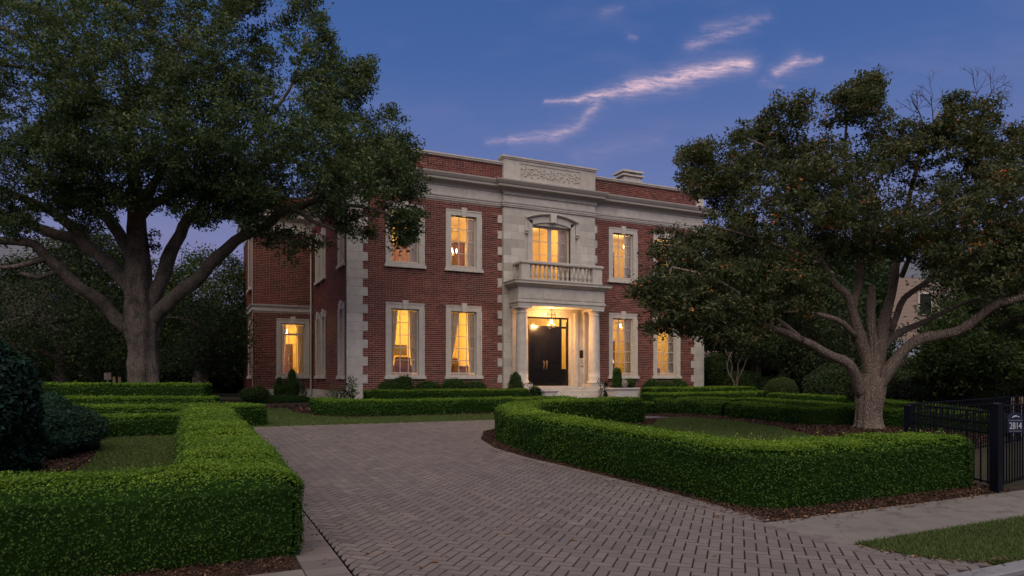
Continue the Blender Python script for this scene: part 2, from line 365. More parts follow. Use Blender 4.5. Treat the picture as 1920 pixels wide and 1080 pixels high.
def leaf_geo(P, N, size, aspect=.55, spread=.7, fold=.25, tri=False):
    n = len(P); size = np.broadcast_to(np.asarray(size), (n,))[:, None]
    size = size * rng.uniform(.7, 1.25, (n, 1))
    N = nrm(N + spread * rng.normal(size=(n, 3)) * .7)
    t = nrm(np.cross(N, rng.normal(size=(n, 3)))); b = np.cross(N, t)
    L = size * .5; W = size * aspect * .5
    if tri: return np.stack([P - t * L + b * W * .9, P + t * L, P - t * L - b * W * .9], 1).reshape(-1, 3), np.arange(n * 3).reshape(n, 3)
    V = np.stack([P - t * L, P + b * W - t * L * .1 + N * W * fold, P + t * L, P - b * W - t * L * .1 + N * W * fold], 1).reshape(-1, 3)
    Q = np.arange(n * 4).reshape(n, 4); return V, Q
def tris_of(V, Fs):
    T = []
    for f in Fs:
        for i in range(1, len(f) - 1): T.append((f[0], f[i], f[i + 1]))
    return np.asarray(V, float), np.asarray(T)
def scatter(V, T, dens_fn, cam_cull=.3):
    A, B, C = V[T[:, 0]], V[T[:, 1]], V[T[:, 2]]
    cr = np.cross(B - A, C - A); ar = np.linalg.norm(cr, axis=1) * .5; N = nrm(cr); ctr = (A + B + C) / 3
    toc = nrm(np.array([0, 0, EYE]) - ctr); face = (N * toc).sum(1)
    d = dens_fn(ctr); d = np.where(face < -.15, d * cam_cull, d)
    cnt = rng.poisson(ar * d); idx = np.repeat(np.arange(len(T)), cnt)
    r1 = np.sqrt(rng.random(len(idx)))[:, None]; r2 = rng.random(len(idx))[:, None]
    P = A[idx] * (1 - r1) + B[idx] * r1 * (1 - r2) + C[idx] * r1 * r2
    return P, N[idx]
def cdist(P): return np.maximum(3, np.linalg.norm(P[:, :2], axis=1))

def smooth_path(pts, step=.18, closed=False):
    """Catmull-Rom through pts (any dimension)"""
    pts = [np.array(p, float) for p in pts]; out = []
    n = len(pts)
    for i in range(n if closed else n - 1):
        p0 = pts[(i - 1) % n] if (closed or i) else 2 * pts[0] - pts[1]; p1 = pts[i]; p2 = pts[(i + 1) % n]
        p3 = pts[(i + 2) % n] if (closed or i + 2 < n) else 2 * pts[-1] - pts[-2]
        m = max(2, int(np.linalg.norm((p2 - p1)[:3]) / step))
        for k in range(m):
            t = k / m; out.append(.5 * ((2 * p1) + (-p0 + p2) * t + (2 * p0 - 5 * p1 + 4 * p2 - p3) * t * t + (-p0 + 3 * p1 - 3 * p2 + p3) * t ** 3))
    if not closed: out.append(pts[-1])
    return out
def straight_path(pts, step=.18):
    out = []
    for a, b in zip(pts[:-1], pts[1:]):
        a = np.array(a, float); b = np.array(b, float); m = max(1, int(np.linalg.norm(b - a) / step))
        out += [a + (b - a) * k / m for k in range(m)]
    out.append(np.array(pts[-1], float)); return out

def hedge(name, path, width, height, label, cat='hedge', group=None, mat='hedge', base=20000, leaf=.021, rough=.035, top=.44, curve=False, lean=0, aspect=.6, tlow=.06):
    """a clipped hedge: core swept along the path (plan), leaves all over it"""
    pts = smooth_path(path) if curve else straight_path(path)
    m = len(pts); h = height; w = width / 2; rr = .07
    prof = [(-w * .96, 0.03), (-w, h * .33), (-w, h * .66), (-w, h - rr), (-w + rr, h), (-w * .4, h + .01), (0, h + .01), (w * .4, h + .01), (w - rr, h), (w, h - rr), (w, h * .66), (w, h * .33), (w * .96, 0.03)]
    n = len(prof); V = []
    for k in range(m):
        p = pts[k]; d1 = (pts[k] - pts[k - 1]) if k else (pts[1] - pts[0]); d2 = (pts[k + 1] - pts[k]) if k < m - 1 else d1
        d1 = d1 / np.linalg.norm(d1); d2 = d2 / np.linalg.norm(d2)
        n1 = np.array([d1[1], -d1[0]]); n2 = np.array([d2[1], -d2[0]]); nn = n1 + n2; nn = nn / max(.35, float(nn @ n1))
        for o_, z in prof:
            x, y = p[0] + nn[0] * o_, p[1] + nn[1] * o_
            q = noise.noise(Vector((x * 1.7, y * 1.7, z * 2 + 3))) * rough + noise.noise(Vector((x * 6, y * 6, z * 6))) * rough * .6
            x += nn[0] * q * np.sign(o_); y += nn[1] * q * np.sign(o_)
            V.append((x, y, g(y) + z + (q if z > .1 else 0)))
    Fs = [(k * n + i, k * n + i + 1, (k + 1) * n + i + 1, (k + 1) * n + i) for k in range(m - 1) for i in range(n - 1)]
    Fs = [tuple(reversed(f)) for f in Fs]
    Fs += [tuple(range(n)), tuple(reversed(range((m - 1) * n, m * n)))]
    c = pts[m // 2]
    root = thing(name, (c[0], c[1], g(c[1])), label, cat, group)
    # core slightly inside the leaf shell
    Vn = np.array(V); Va, T = tris_of(V, Fs)
    def dens(P): return base * np.minimum(1, (6.5 / cdist(P)) ** 1.35)
    P, N = scatter(Va, T, dens, .12)
    # make sure normals face outwards
    cen = np.array([[q[0], q[1]] for q in pts]);
    idx = np.argmin(((P[:, None, :2] - cen[None, ::3]) ** 2).sum(2), axis=1) if len(P) * len(cen) < 4e7 else np.concatenate([np.argmin(((P[i:i + 20000, None, :2] - cen[None, ::3]) ** 2).sum(2), axis=1) for i in range(0, len(P), 20000)])
    ctr = np.column_stack([cen[::3][idx], gv(P[:, 1]) + h * .5])
    flip = ((P - ctr) * N).sum(1) < 0; N[flip] *= -1
    n_ = len(P); dd = cdist(P)
    size = leaf * np.maximum(1, (dd / 6.5)) ** .62
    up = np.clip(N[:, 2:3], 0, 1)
    P = P + N * (rng.random((n_, 1)) ** 1.3 * .055 - .03)
    # tips stick out a little at random
    tip = rng.random(n_) < .05; P[tip] += N[tip] * rng.random((tip.sum(), 1)) * .035
    tip = rng.random(n_) < .008; P[tip] += (N[tip] + np.array([0, 0, .6])) * rng.random((tip.sum(), 1)) * .06
    Nl = nrm(N * .55 + np.array([0, 0, .45]))
    far_ = True
    LV, LQ = leaf_geo(P, Nl, size * (1.1 if far_ else 1), aspect, .95, tri=far_)
    patch = np.array([noise.noise(Vector((p[0] * .9, p[1] * .9, 7))) for p in P[::20]]) if n_ else np.zeros(0)
    patch = np.repeat(patch, 20)[:n_]
    tn = tlow + .10 + .28 * rng.random(n_) + top * up[:, 0] * (.75 + .25 * rng.random(n_)) + .18 * patch + (rng.random(n_) < .05) * .2  # tops lighter than sides: fresh growth, plus sky light painted into the tone
    inset = []
    core = Vn.copy()
    for k in range(m):
        a = k * n; cc = core[a:a + n].mean(0)
        core[a:a + n, :2] += (cc[:2] - core[a:a + n, :2]) * (.05 / max(.2, w)); core[a:a + n, 2] -= .045 * (core[a:a + n, 2] > cc[2])
    mb = MB(); mb.add([tuple(v) for v in core], Fs)
    mb.build('branches', 'hedge_core', root)
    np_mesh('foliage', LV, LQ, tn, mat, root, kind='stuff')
    return root

def ico(subdiv=3):
    import bmesh
    bm = bmesh.new(); bmesh.ops.create_icosphere(bm, subdivisions=subdiv, radius=1)
    V = np.array([v.co[:] for v in bm.verts]); Fs = [tuple(v.index for v in f.verts) for f in bm.faces]; bm.free(); return V, Fs
ICO = ico(3); ICO2 = ico(2)

def bush(name, blobs, label, cat='shrub', group=None, mat='bgreen', base=2500, leaf=.06, aspect=.5, rough=.18, spread=1.0, kind=None, nocore=False, tone_hi=.5, shell=.1, stems=True):
    """a shrub of one or more lumps: (x, y, z, rx, ry, rz)"""
    b0 = blobs[0]
    root = thing(name, (b0[0], b0[1], g(b0[1])), label, cat, group)
    PV = []; PN = []; core = MB()
    for bx, by, bz, rx, ry, rz in blobs:
        V = ICO[0].copy(); nz = np.array([noise.noise(Vector(tuple(v * 1.6)) + Vector((bx, by, bz))) + .5 * noise.noise(Vector(tuple(v * 4)) + Vector((by, bx, 0))) for v in V])
        V = V * (1 + rough * nz[:, None]); V = V * np.array([rx, ry, rz]) + np.array([bx, by, bz])
        V[:, 2] = np.maximum(V[:, 2], gv(V[:, 1]) + .02)
        Va, T = tris_of(V, ICO[1])
        P, N = scatter(Va, T, lambda p: np.full(len(p), float(base)))
        PV.append(P); PN.append(N)
        if not nocore:
            c = (V - np.array([bx, by, bz])) * .86 + np.array([bx, by, bz]); core.add([tuple(v) for v in c], ICO[1])
    P = np.concatenate(PV); N = np.concatenate(PN); n_ = len(P)
    P = P + N * (rng.random((n_, 1)) * shell * 1.2 - shell * .9)
    LV, LQ = leaf_geo(P, nrm(N * .5 + np.array([0, 0, .5])), leaf, aspect, spread, tri=b0[1] > 13)
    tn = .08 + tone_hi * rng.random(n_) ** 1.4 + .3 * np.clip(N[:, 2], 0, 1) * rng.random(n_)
    if not nocore: core.build('branches', 'hedge_core', root)
    else:
        tw = MB()
        for q in P[::max(1, n_ // 14)]:
            b = Vector((b0[0], b0[1], g(b0[1]))); q = Vector(q); tw.tube([b, b.lerp(q, .5) + Vector((random.uniform(-.03, .03), random.uniform(-.03, .03), .05)), q], [.012, .008, .004], 4)
        tw.build('branches', 'twig', root)
    np_mesh('foliage', LV, LQ, tn, mat, root, kind='stuff'); return root

# ------------------------------------------------------------------ ground sheets
def struct(name, mb, mat, **k): o = mb.build(name, mat, **k); o['kind'] = 'structure'; return o
mb = MB()
xs = [-300, -60, -12, 0, 8, 16, 24, 60, 300]; ys = [-40, -30, -10, 0, 3, 6, 10, 16, 22, 26, 60, 400]
vs = [(x, y, g(y)) for y in ys for x in xs]; nx = len(xs)
mb.add(vs, [(j * nx + i, j * nx + i + 1, (j + 1) * nx + i + 1, (j + 1) * nx + i) for j in range(len(ys) - 1) for i in range(nx - 1)])
struct('ground', mb, 'soil')
def poly_sheet(name, poly, off, mat, kind='structure', parent=None):
    mb = MB(); mb.add([(x, y, g(y) + off) for x, y in poly], [tuple(range(len(poly)))])
    o = mb.build(name, mat, parent)
    if kind: o['kind'] = kind
    return o
def inside(poly, X, Y):
    X = np.asarray(X, float); Y = np.asarray(Y, float); r = np.zeros(X.shape, bool); n = len(poly)
    for i in range(n):
        x0, y0 = poly[i]; x1, y1 = poly[(i + 1) % n]
        c = ((y0 > Y) != (y1 > Y)) & (X < (x1 - x0) * (Y - y0) / ((y1 - y0) if y1 != y0 else 1e-9) + x0); r ^= c
    return r
def edge_dist(poly, X, Y):
    X = np.asarray(X, float); Y = np.asarray(Y, float); d = np.full(X.shape, 1e9); n = len(poly)
    for i in range(n):
        a = np.array(poly[i], float); b = np.array(poly[(i + 1) % n], float); e = b - a; L = max(1e-9, e @ e)
        t = np.clip(((X - a[0]) * e[0] + (Y - a[1]) * e[1]) / L, 0, 1); d = np.minimum(d, np.hypot(X - a[0] - t * e[0], Y - a[1] - t * e[1]))
    return d
def rand_in(poly, n):
    P = np.array(poly); lo, hi = P.min(0), P.max(0); out = np.zeros((0, 2))
    while len(out) < n:
        q = rng.uniform(lo, hi, (n * 2, 2)); q = q[inside(poly, q[:, 0], q[:, 1])]; out = np.concatenate([out, q])
    return out[:n]
def area(poly): return abs(sum(poly[i][0] * poly[(i + 1) % len(poly)][1] - poly[(i + 1) % len(poly)][0] * poly[i][1] for i in range(len(poly)))) / 2

def lawn(name, poly, dens, h, off=.03, w=.006):
    poly_sheet(name, poly, off - .012, 'lawn')
    n = int(area(poly) * dens); q = rand_in(poly, n); x, y = q[:, 0], q[:, 1]
    d = np.hypot(x, y); s = np.maximum(1, d / 7) ** .55
    z = gv(y) + off - .014; a = rng.uniform(0, 6.283, n); hh = h * rng.uniform(.5, 1.2, n) * np.minimum(s, 1.4); ww = w * s
    lean = rng.uniform(.2, .9, n) * hh; la = rng.uniform(0, 6.283, n)
    V = np.stack([np.stack([x - np.cos(a) * ww, y - np.sin(a) * ww, z], 1), np.stack([x + np.cos(a) * ww, y + np.sin(a) * ww, z], 1), np.stack([x + np.cos(la) * lean, y + np.sin(la) * lean, z + hh], 1)], 1).reshape(-1, 3)
    pt = np.repeat(np.array([noise.noise(Vector((x[i] * .8, y[i] * .8, 0))) for i in range(0, n, 10)]), 10)[:n]
    o = np_mesh('grass', V, np.arange(n * 3).reshape(n, 3), .25 + .4 * rng.random(n) + .2 * pt + (rng.random(n) < .05) * .4, 'grass')
    props(o, None, None, None, 'stuff'); return o
GRASS_STRIP = [(5.36, 4.12), (14, 4.12), (14, 3.22), (6.2, 3.22), (5.89, 3.25), (5.68, 3.35), (5.52, 3.5), (5.42, 3.68), (5.36, 3.88)]
LAWN_L = [(-.02, 6.3), (-.02, 15.98), (-1.57, 15.95), (-1.42, 14.2), (-1.36, 12.4), (-1.5, 10.6), (-1.9, 8.2), (-2.2, 6.3)]
LAWN_F = [(-3.0, 17.47), (13.2, 17.47), (13.2, 19.62), (4.3, 19.62), (3.5, 20.4), (3.0, 22.4), (3.1, 24.3), (-3, 24.9)]
LAWN_I = [(6.9, 6.6), (6.6, 9.4), (7.2, 12), (8.4, 13.9), (11.1, 14.6), (12.3, 15.9), (13.3, 16.5), (14.0, 16.1), (14.25, 14.8), (13.9, 13), (13.1, 11.4), (12.2, 9), (11, 6.8)]
lawn('lawn', GRASS_STRIP, 11000, .045); lawn('lawn', LAWN_L, 3600, .03); lawn('lawn', LAWN_F, 1100, .03); lawn('lawn', LAWN_I, 1300, .03)
mb = MB(); mb.box(-60, 60, -7, 2.86, -.6, -.0, 0); 
mb = MB(); mb.add([(-80, -12, g(-12) - .02), (80, -12, g(-12) - .02), (80, 3.08, g(3.08) + .004), (-80, 3.08, g(3.08) + .004)], [(0, 1, 2, 3)]); struct('road', mb, 'asphalt')
kerb = MB(); kz = g(3.1)
kerb.sweep([(60, 3.115), (5.15, 3.115)], [(-.085, kz - .1), (-.085, kz + .032), (-.07, kz + .042), (.07, kz + .042), (.085, kz + .03), (.085, kz - .1)])
struct('kerb', kerb, 'kerb')
kerb = MB(); kerb.sweep([(.6, 3.115), (-40, 3.115)], [(-.085, kz - .1), (-.085, kz + .032), (-.07, kz + .042), (.07, kz + .042), (.085, kz + .03), (.085, kz - .1)]); struct('kerb', kerb, 'kerb')

# sidewalk slabs
side = poly_sheet('sidewalk', [(5.25, 4.15), (40, 4.15), (40, 5.02), (5.2, 5.02)], .006, 'joint')
sl = MB(); sl.box(-.6, .6, -.44, .44, -.02, .028, .5, .006)
def slab(x0, x1, y0, y1, par):
    yc = (y0 + y1) / 2; z = g(yc); dz = S_ * (y1 - y0) / 2; b = .006; m_ = MB()
    vs = []
    for lvl, e in ((-.02, 0), (.022, 0), (.028, b)):
        for x, y, s in ((x0 + e, y0 + e, -1), (x1 - e, y0 + e, -1), (x1 - e, y1 - e, 1), (x0 + e, y1 - e, 1)): vs.append((x, y, z + lvl + s * dz))
    m_.add(vs, [(8, 9, 10, 11)] + [(k * 4 + i, k * 4 + (i + 1) % 4, k * 4 + 4 + (i + 1) % 4, k * 4 + 4 + i) for k in (0, 1) for i in range(4)])
    m_.build('slab', 'concrete', par)
x = 5.22
for wd in (1.42, 1.30, 1.33, 1.33, 1.33, 1.33, 1.33, 1.33): slab(x, x + wd - .012, 4.14, 5.06, side); x += wd
side2 = poly_sheet('sidewalk', [(-40, 4.55), (.78, 4.55), (.78, 5.30), (-40, 5.30)], .006, 'joint')
x = .80
for k in range(4): slab(x - 1.33, x - .012, 4.5, 5.34, side2); x -= 1.33

# driveway
DRIVE = [ (1.12, 17.44), (18.2, 17.44), (18.2, 16.5), (9.2, 16.5), (7.4, 15.9), (6.1, 14.7), (5.35, 13.1), (5.0, 11.6), (4.95, 10.2), (5.1, 8.8), (5.18, 7), (5.2, 5.05), (5.2, 4.15), (5.3, 3.8), (5.5, 3.46), (5.75, 3.28), (5.95, 3.21), (5.2, 3.21), (1.12, 3.21)]
drive = poly_sheet('driveway', [(.76, 3.19), (.76, 17.46)] + DRIVE[1:-2] + [(6.0, 3.19)], .010, 'joint')
W_ = .098; ang = R(46); ca, sa = math.cos(ang), math.sin(ang)
cells = []
for i in range(-60, 360):
    for j in range(-220, 190):
        k = (i - j) % 4
        if k == 0: cx, cy, o_ = i + 1, j + .5, 0
        elif k == 3: cx, cy, o_ = i + .5, j + 1, 1
        else: continue
        X = (cx * ca - cy * sa) * W_ + 2; Y = (cx * sa + cy * ca) * W_ + 1
        cells.append((X, Y, o_))
cells = np.array(cells)
DRX = [(max(.0, a - (.18 if a < 1.2 else (-.07 if 4.9 < a < 9.3 and b < 16.6 else 0))), b) for a, b in DRIVE]
ok = inside(DRX, cells[:, 0], cells[:, 1]); cells = cells[ok]; ed = edge_dist(DRX, cells[:, 0], cells[:, 1]); keep = (ed > .012); cells = cells[keep]
extra = []
def paver_verts(X, Y, rot, L, W, off=.030, jit=True, clampx=False):
    c, s = math.cos(rot), math.sin(rot); j = .0036; b = .0045; out = []
    tl = random.uniform(-.0018, .0018) if jit else 0; tz = random.uniform(-.0012, .0012) if jit else 0
    for lvl, e in ((-.02, 0), (off - .007, 0), (off, b)):
        for a, q in ((-1, -1), (1, -1), (1, 1), (-1, 1)):
            lx = a * (L / 2 - j / 1 - e); ly = q * (W / 2 - j / 1 - e)
            x = X + lx * c - ly * s; y = Y + lx * s + ly * c; x = max(x, 1.112) if clampx else x; out.append((x, y, g(y) + lvl + (tl * a + tz * q if lvl > 0 else 0)))
    return out
PF = [(8, 9, 10, 11)] + [(k * 4 + i, k * 4 + (i + 1) % 4, k * 4 + 4 + (i + 1) % 4, k * 4 + 4 + i) for k in (0, 1) for i in range(4)]
allp = [(x, y, ang + (math.pi / 2 if o_ else 0), .196, .098) for x, y, o_ in cells]
# border course: bricks laid side by side along the edges
def border(path, L=.2, W=.105, off=.0):
    pts = [np.array(p, float) for p in path]; res = []
    for a, b in zip(pts[:-1], pts[1:]):
        d = b - a; ln = np.linalg.norm(d); d = d / ln; n = max(1, round(ln / W)); nr = np.array([-d[1], d[0]])
        for k in range(n):
            c = a + d * (k + .5) * ln / n + nr * off; res.append((c[0], c[1], math.atan2(nr[1], nr[0]), L, ln / n))
    return res
allb = border([(.945, 3.2), (.945, 17.4)], L=.32, W=.21) + border([(5.1, 11.6), (5.07, 10.2), (5.2, 8.8), (5.28, 7.0), (5.29, 5.1)], L=.2, W=.105) + border([(5.22, 4.1), (5.27, 3.86), (5.35, 3.66), (5.48, 3.47), (5.66, 3.33)], L=.18, W=.105)+ border([(9.2, 16.43), (7.4, 15.8), (6.18, 14.65), (5.45, 13.1), (5.1, 11.6)], L=.2)
everyp = allp + allb
def view_size(p):
    d = p[0] * D1[1] + p[1] * D2[1]
    if d < 3: return 0
    u, v = proj((p[0], p[1], g(p[1]))); 
    if not (0 < u < 1920 and v < 1082) or (u < 575 and v > 900): return 0
    return 1 / (d * d) * 1
rank = sorted(range(len(everyp)), key=lambda i: -view_size(everyp[i]))
near = set([i for i in rank if everyp[i][0] > 1.3 or everyp[i][0] < .96][:295])
PVAR = []
def tone_r(): t_ = min(1, max(.25, random.gauss(.6, .13))); return [t_] + [0.0] * 4 + [0.06] * 4
rest = MB()
for i, (X, Y, rot, L, W) in enumerate(everyp):
    vv = paver_verts(X, Y, rot, L, W, .030 if i < len(allp) else .0335, True, i < len(allp))
    if i in near:
        m_ = MB(); m_.add([(a - X, b - Y, c - g(Y)) for a, b, c in vv], PF, tone_r())
        # share mesh data between alike pieces
        key = (round(math.degrees(rot)) % 180, round(L, 3), round(W, 2), random.randrange(7))
        hit = next((me for kk, me in PVAR if kk == key), None)
        if hit is None:
            o = m_.build('paver', 'paver', drive, local=True, origin=(X, Y, g(Y))); PVAR.append((key, o.data))
        else: o = place('paver', hit, drive, (X, Y, g(Y)))
    else: rest.add(vv, PF, tone_r())
rest.build('paver', 'paver', drive, kind='stuff')

# mulch beds with chips
HIDE = [([(6.0, 5.4), (6.0, 6.1), (6.2, 6.2), (9.0, 6.1), (9.0, 5.5)], .0), ([(5.6, 6), (6.1, 6), (5.9, 11), (5.5, 11)], 0), ([(-.0, 6.3), (.7, 6.3), (.7, 15.4), (0, 15.4)], 0), ([(-3.4, 5.95), (.6, 5.95), (.6, 6.4), (-3.4, 6.4)], 0)]
def hidden(q):
    h = np.zeros(len(q), bool)
    for p, _ in HIDE: h |= inside(p, q[:, 0], q[:, 1])
    return h
def mulch(poly, dens, off=.02, chip=.035, hump=.03):
    P = np.array(poly); o = poly_sheet('mulch_bed', poly, off, 'mulch')
    n = int(area(poly) * dens * .8); q = rand_in(poly, n); q = q[~hidden(q)]; n = len(q); d = np.hypot(q[:, 0], q[:, 1]); ed = edge_dist(poly, q[:, 0], q[:, 1])
    Pp = np.column_stack([q, gv(q[:, 1]) + off + rng.random(n) * hump * np.clip(ed / .15, .2, 1)])
    V, Q = leaf_geo(Pp, np.tile([0, 0, 1.], (n, 1)), chip * 1.15 * np.maximum(1, d / 8) ** .5, .38, .9, tri=True)
    o = np_mesh('mulch_chips', V, Q, rng.random(n) ** 1.3 * .93 + (rng.random(n) < .025) * .5, 'chip'); o['kind'] = 'stuff'
ISL = [(5.2, 5.06), (9.6, 5.06), (9.75, 5.9), (9.6, 6.7), (6.9, 6.6), (6.6, 9.4), (7.2, 12), (8.4, 13.9), (11.1, 14.6), (12.3, 15.9), (12.0, 16.5), (9.2, 16.35), (7.4, 15.7), (6.25, 14.55), (5.55, 13.0), (5.2, 11.6), (5.17, 10.2), (5.3, 8.8), (5.38, 7.0)]
mulch(ISL, 5200)
mulch([(13.3, 16.5), (14.0, 16.1), (14.25, 14.8), (13.9, 13), (13.1, 11.4), (12.2, 9), (13.5, 8), (17.6, 9.6), (18.2, 12.5), (16, 14), (15.4, 17), (14, 18.3), (12.6, 17.5)], 1500, chip=.045)
mulch([(.78, 5.35), (.78, 16.6), (-.02, 16.6), (-.02, 5.9), (-3.4, 5.9), (-3.4, 5.35)], 2600)
mulch([(-2.2, 6.3), (-1.9, 8.2), (-1.5, 10.6), (-1.36, 12.4), (-1.42, 14.2), (-1.57, 15.95), (-.02, 15.98), (-.02, 16.7), (-3.6, 17.2), (-4.6, 12), (-4, 6.3)], 1600, chip=.04)
mulch([(3.3, 24.28), (3.0, 22.4), (3.5, 20.4), (4.3, 19.62), (12.8, 19.62), (12.8, 22.5), (12.2, 25.9), (-1, 25.9), (-1, 24.75)], 420, chip=.06, hump=.02)
poly_sheet('walkway', [(12.9, 17.5), (17.6, 17.5), (17.6, 25.4), (12.9, 25.4)], .008, 'paver')

# ------------------------------------------------------------------ the mansion
BF = 27.18; XL, XR = 5.76, 23.92; SB = 35.44; WX = 2.88
house = thing('brick_mansion', (14.84, BF, .52), 'two storey red brick mansion with pale stone bay, balcony and lit windows', 'house')
ORG[house.name] = Vector((14.84, BF, .52))
W1 = [8.12, 10.72, 18.96, 21.58]                     # window axes on the front
# openings on each wall: (x0,x1,z0,z1)
op_front = [(c - .62, c + .62, 1.70, 4.42) for c in W1] + [(c - .62, c + .62, 6.31, 8.50) for c in W1]
BAY0, BAY1, BYF = 12.53, 17.28, 27.03
op_bay = [(13.44, 16.17, 1.14, 4.52), (13.95, 15.93, 5.75, 8.42)]
def wall_cells(x0, x1, z0, z1, ops):
    xs = sorted({x0, x1, *[o[0] for o in ops], *[o[1] for o in ops]}); zs = sorted({z0, z1, *[o[2] for o in ops], *[o[3] for o in ops]})
    for a, b in zip(xs[:-1], xs[1:]):
        run = None
        for c, d in zip(zs[:-1], zs[1:]):
            mx, mz = (a + b) / 2, (c + d) / 2
            if any(o[0] < mx < o[1] and o[2] < mz < o[3] for o in ops):
                if run: yield (a, b, *run); run = None
            else: run = (run[0], d) if run else (c, d)
        if run: yield (a, b, *run)
def backing(par, x0, x1, z0, z1, ops, axis, face, thick=.3, sgn=1, mat='mortar', name='wall'):
    mb = MB()
    for a, b, c, d in wall_cells(x0, x1, z0, z1, ops):
        if axis == 'x': mb.box(a, b, face, face + thick * sgn, c, d) if sgn > 0 else mb.box(a, b, face - thick, face, c, d)
        else: mb.box(face, face + thick, a, b, c, d)
    return mb.build(name, mat, par)
CH = .084
def bricks(wall, x0, x1, z0, z1, ops, axis, face, single=0, near_key=None, skip=None):
    """courses of running bond, 14 mm proud of the mortar bed; some nearest ones are objects of their own"""
    n = int((z1 - z0) / CH); BL = .262; mbx = MB(); items = []
    for r in range(n):
        za, zb = z0 + r * CH + .010, z0 + (r + 1) * CH - .010
        zm = (za + zb) / 2; x = x0 - (BL / 2 if r % 2 else 0)
        hdr = r % 6 == 5
        st = BL / 2 if hdr else BL
        while x < x1:
            a, b = max(x, x0) + .007, min(x + st, x1) - .007; x += st
            segs = [(a, b)]
            for o in ops + (skip(zm) if skip else []):
                if o[2] < zm < o[3]:
                    ns = []
                    for p, q in segs:
                        if q <= o[0] or p >= o[1]: ns.append((p, q))
                        else:
                            if p < o[0]: ns.append((p, o[0]))
                            if q > o[1]: ns.append((o[1], q))
                    segs = ns
            for p, q in segs:
                if q - p > .02: items.append((p, q, za, zb))
    near = set()
    if single:
        order = sorted((i for i in range(len(items)) if items[i][1] - items[i][0] > .2 and near_key(items[i])[1]), key=lambda i: near_key(items[i])[0]); near = set(order[:single])
    var = []
    for i, (p, q, a, b) in enumerate(items):
        t = min(1, max(0, random.gauss(.48, .22))); pr = .012 + random.uniform(-.002, .003)
        if i in near:
            L = BL - .014
            if len(var) < 8:
                m_ = MB()
                if axis == 'x': m_.box(-L / 2, L / 2, -pr, .004, -(b - a) / 2, (b - a) / 2, t)
                else: m_.box(-pr, .004, -L / 2, L / 2, -(b - a) / 2, (b - a) / 2, t)
                me = bpy.data.meshes.new('brick'); me.from_pydata(m_.v, [], m_.f); me.materials.append(M['brick']); A = me.attributes.new('tone', 'FLOAT', 'FACE'); A.data.foreach_set('value', m_.t); var.append(me)
            me = random.choice(var); c = (p + q) / 2
            place('brick', me, wall, (c, face, (a + b) / 2) if axis == 'x' else (face, c, (a + b) / 2))
        elif axis == 'x': mbx.box(p, q, face - pr, face + .004, a, b, t)
        else: mbx.box(face - pr, face + .004, p, q, a, b, t)
    mbx.build('brick', 'brick', wall, kind='stuff')

PZ0, PZ1 = .98, 9.10      # brick zone between plinth and architrave
wf = backing(house, XL + .02, BAY0, .4, 10.93, op_front[:2] + op_front[4:6], 'x', BF)
wr = backing(house, BAY1, XR - .02, .4, 10.93, op_front[2:4] + op_front[6:], 'x', BF)
QH = .352
def quoin_skip(kind):
    def f(z):
        k = int((z - PZ0) / QH); L = []
        if kind == 'L': L = [(XL, XL + (.80 if k % 2 else .60), z - .2, z + .2), (BAY0 - (.20 if k % 2 else 0), BAY0 + .1, z - .2, z + .2)]
        if kind == 'R': L = [(XR - (.80 if k % 2 else .60), XR, z - .2, z + .2), (BAY1 - .1, BAY1 + (.20 if k % 2 else 0), z - .2, z + .2)]
        return L
    return f
sur_ops = lambda cs: [(c - .80, c + .80, 1.52, 4.62) for c in cs] + [(c - .80, c + .80, 6.12, 8.72) for c in cs]
bricks(wf, XL, BAY0, PZ0, PZ1, sur_ops(W1[:2]), 'x', BF, 295, lambda it: ((it[0] - 6.3) * .45 + abs(it[2] - 3.6) * .5, 1.6 < it[2]), quoin_skip('L'))
bricks(wr, BAY1, XR, PZ0, PZ1, sur_ops(W1[2:]), 'x', BF, 0, None, quoin_skip('R'))
bricks(wf, XL, BAY0, 10.24, 10.92, [], 'x', BF - .02); bricks(wr, BAY1, XR - .5, 10.24, 10.92, [], 'x', BF - .02)
# parapet face sits 20 mm proud: give it its bed
mb = MB(); mb.box(XL + .02, BAY0, BF - .02, BF, 10.2, 10.93); mb.build('parapet', 'mortar', house); mb = MB(); mb.box(BAY1, XR - .02, BF - .02, BF, 10.2, 10.93); mb.build('parapet', 'mortar', house)
# left side wall, faces -x
SIDEW = [(28.28, .36), (32.36, .34), (33.82, .34)]
op_side = [(c - h, c + h, 1.70, 4.42) for c, h in SIDEW] + [(c - h, c + h, 6.31, 8.2) for c, h in SIDEW]
ws = backing(house, BF + .3, 41, .4, 10.93, op_side, 'y', XL)
bricks(ws, BF + .12, SB, PZ0, PZ1 - .02, [(c - .52, c + .52, 1.52, 4.62) for c, h in SIDEW] + [(c - .52, c + .52, 6.12, 8.42) for c, h in SIDEW], 'y', XL)
bricks(ws, BF, 41, 10.24, 10.92, [], 'y', XL)
mb = MB(); mb.box(XR - .3, XR, BF + .3, 41, .4, 10.93); mb.box(XL, XR, 41, 41.3, .4, 10.93); mb.build('wall', 'brick', house)
mb = MB(); mb.box(XL + .31, XR - .31, BF + .31, 40.9, 10.30, 10.42); mb.build('roof', 'roofdk', house)
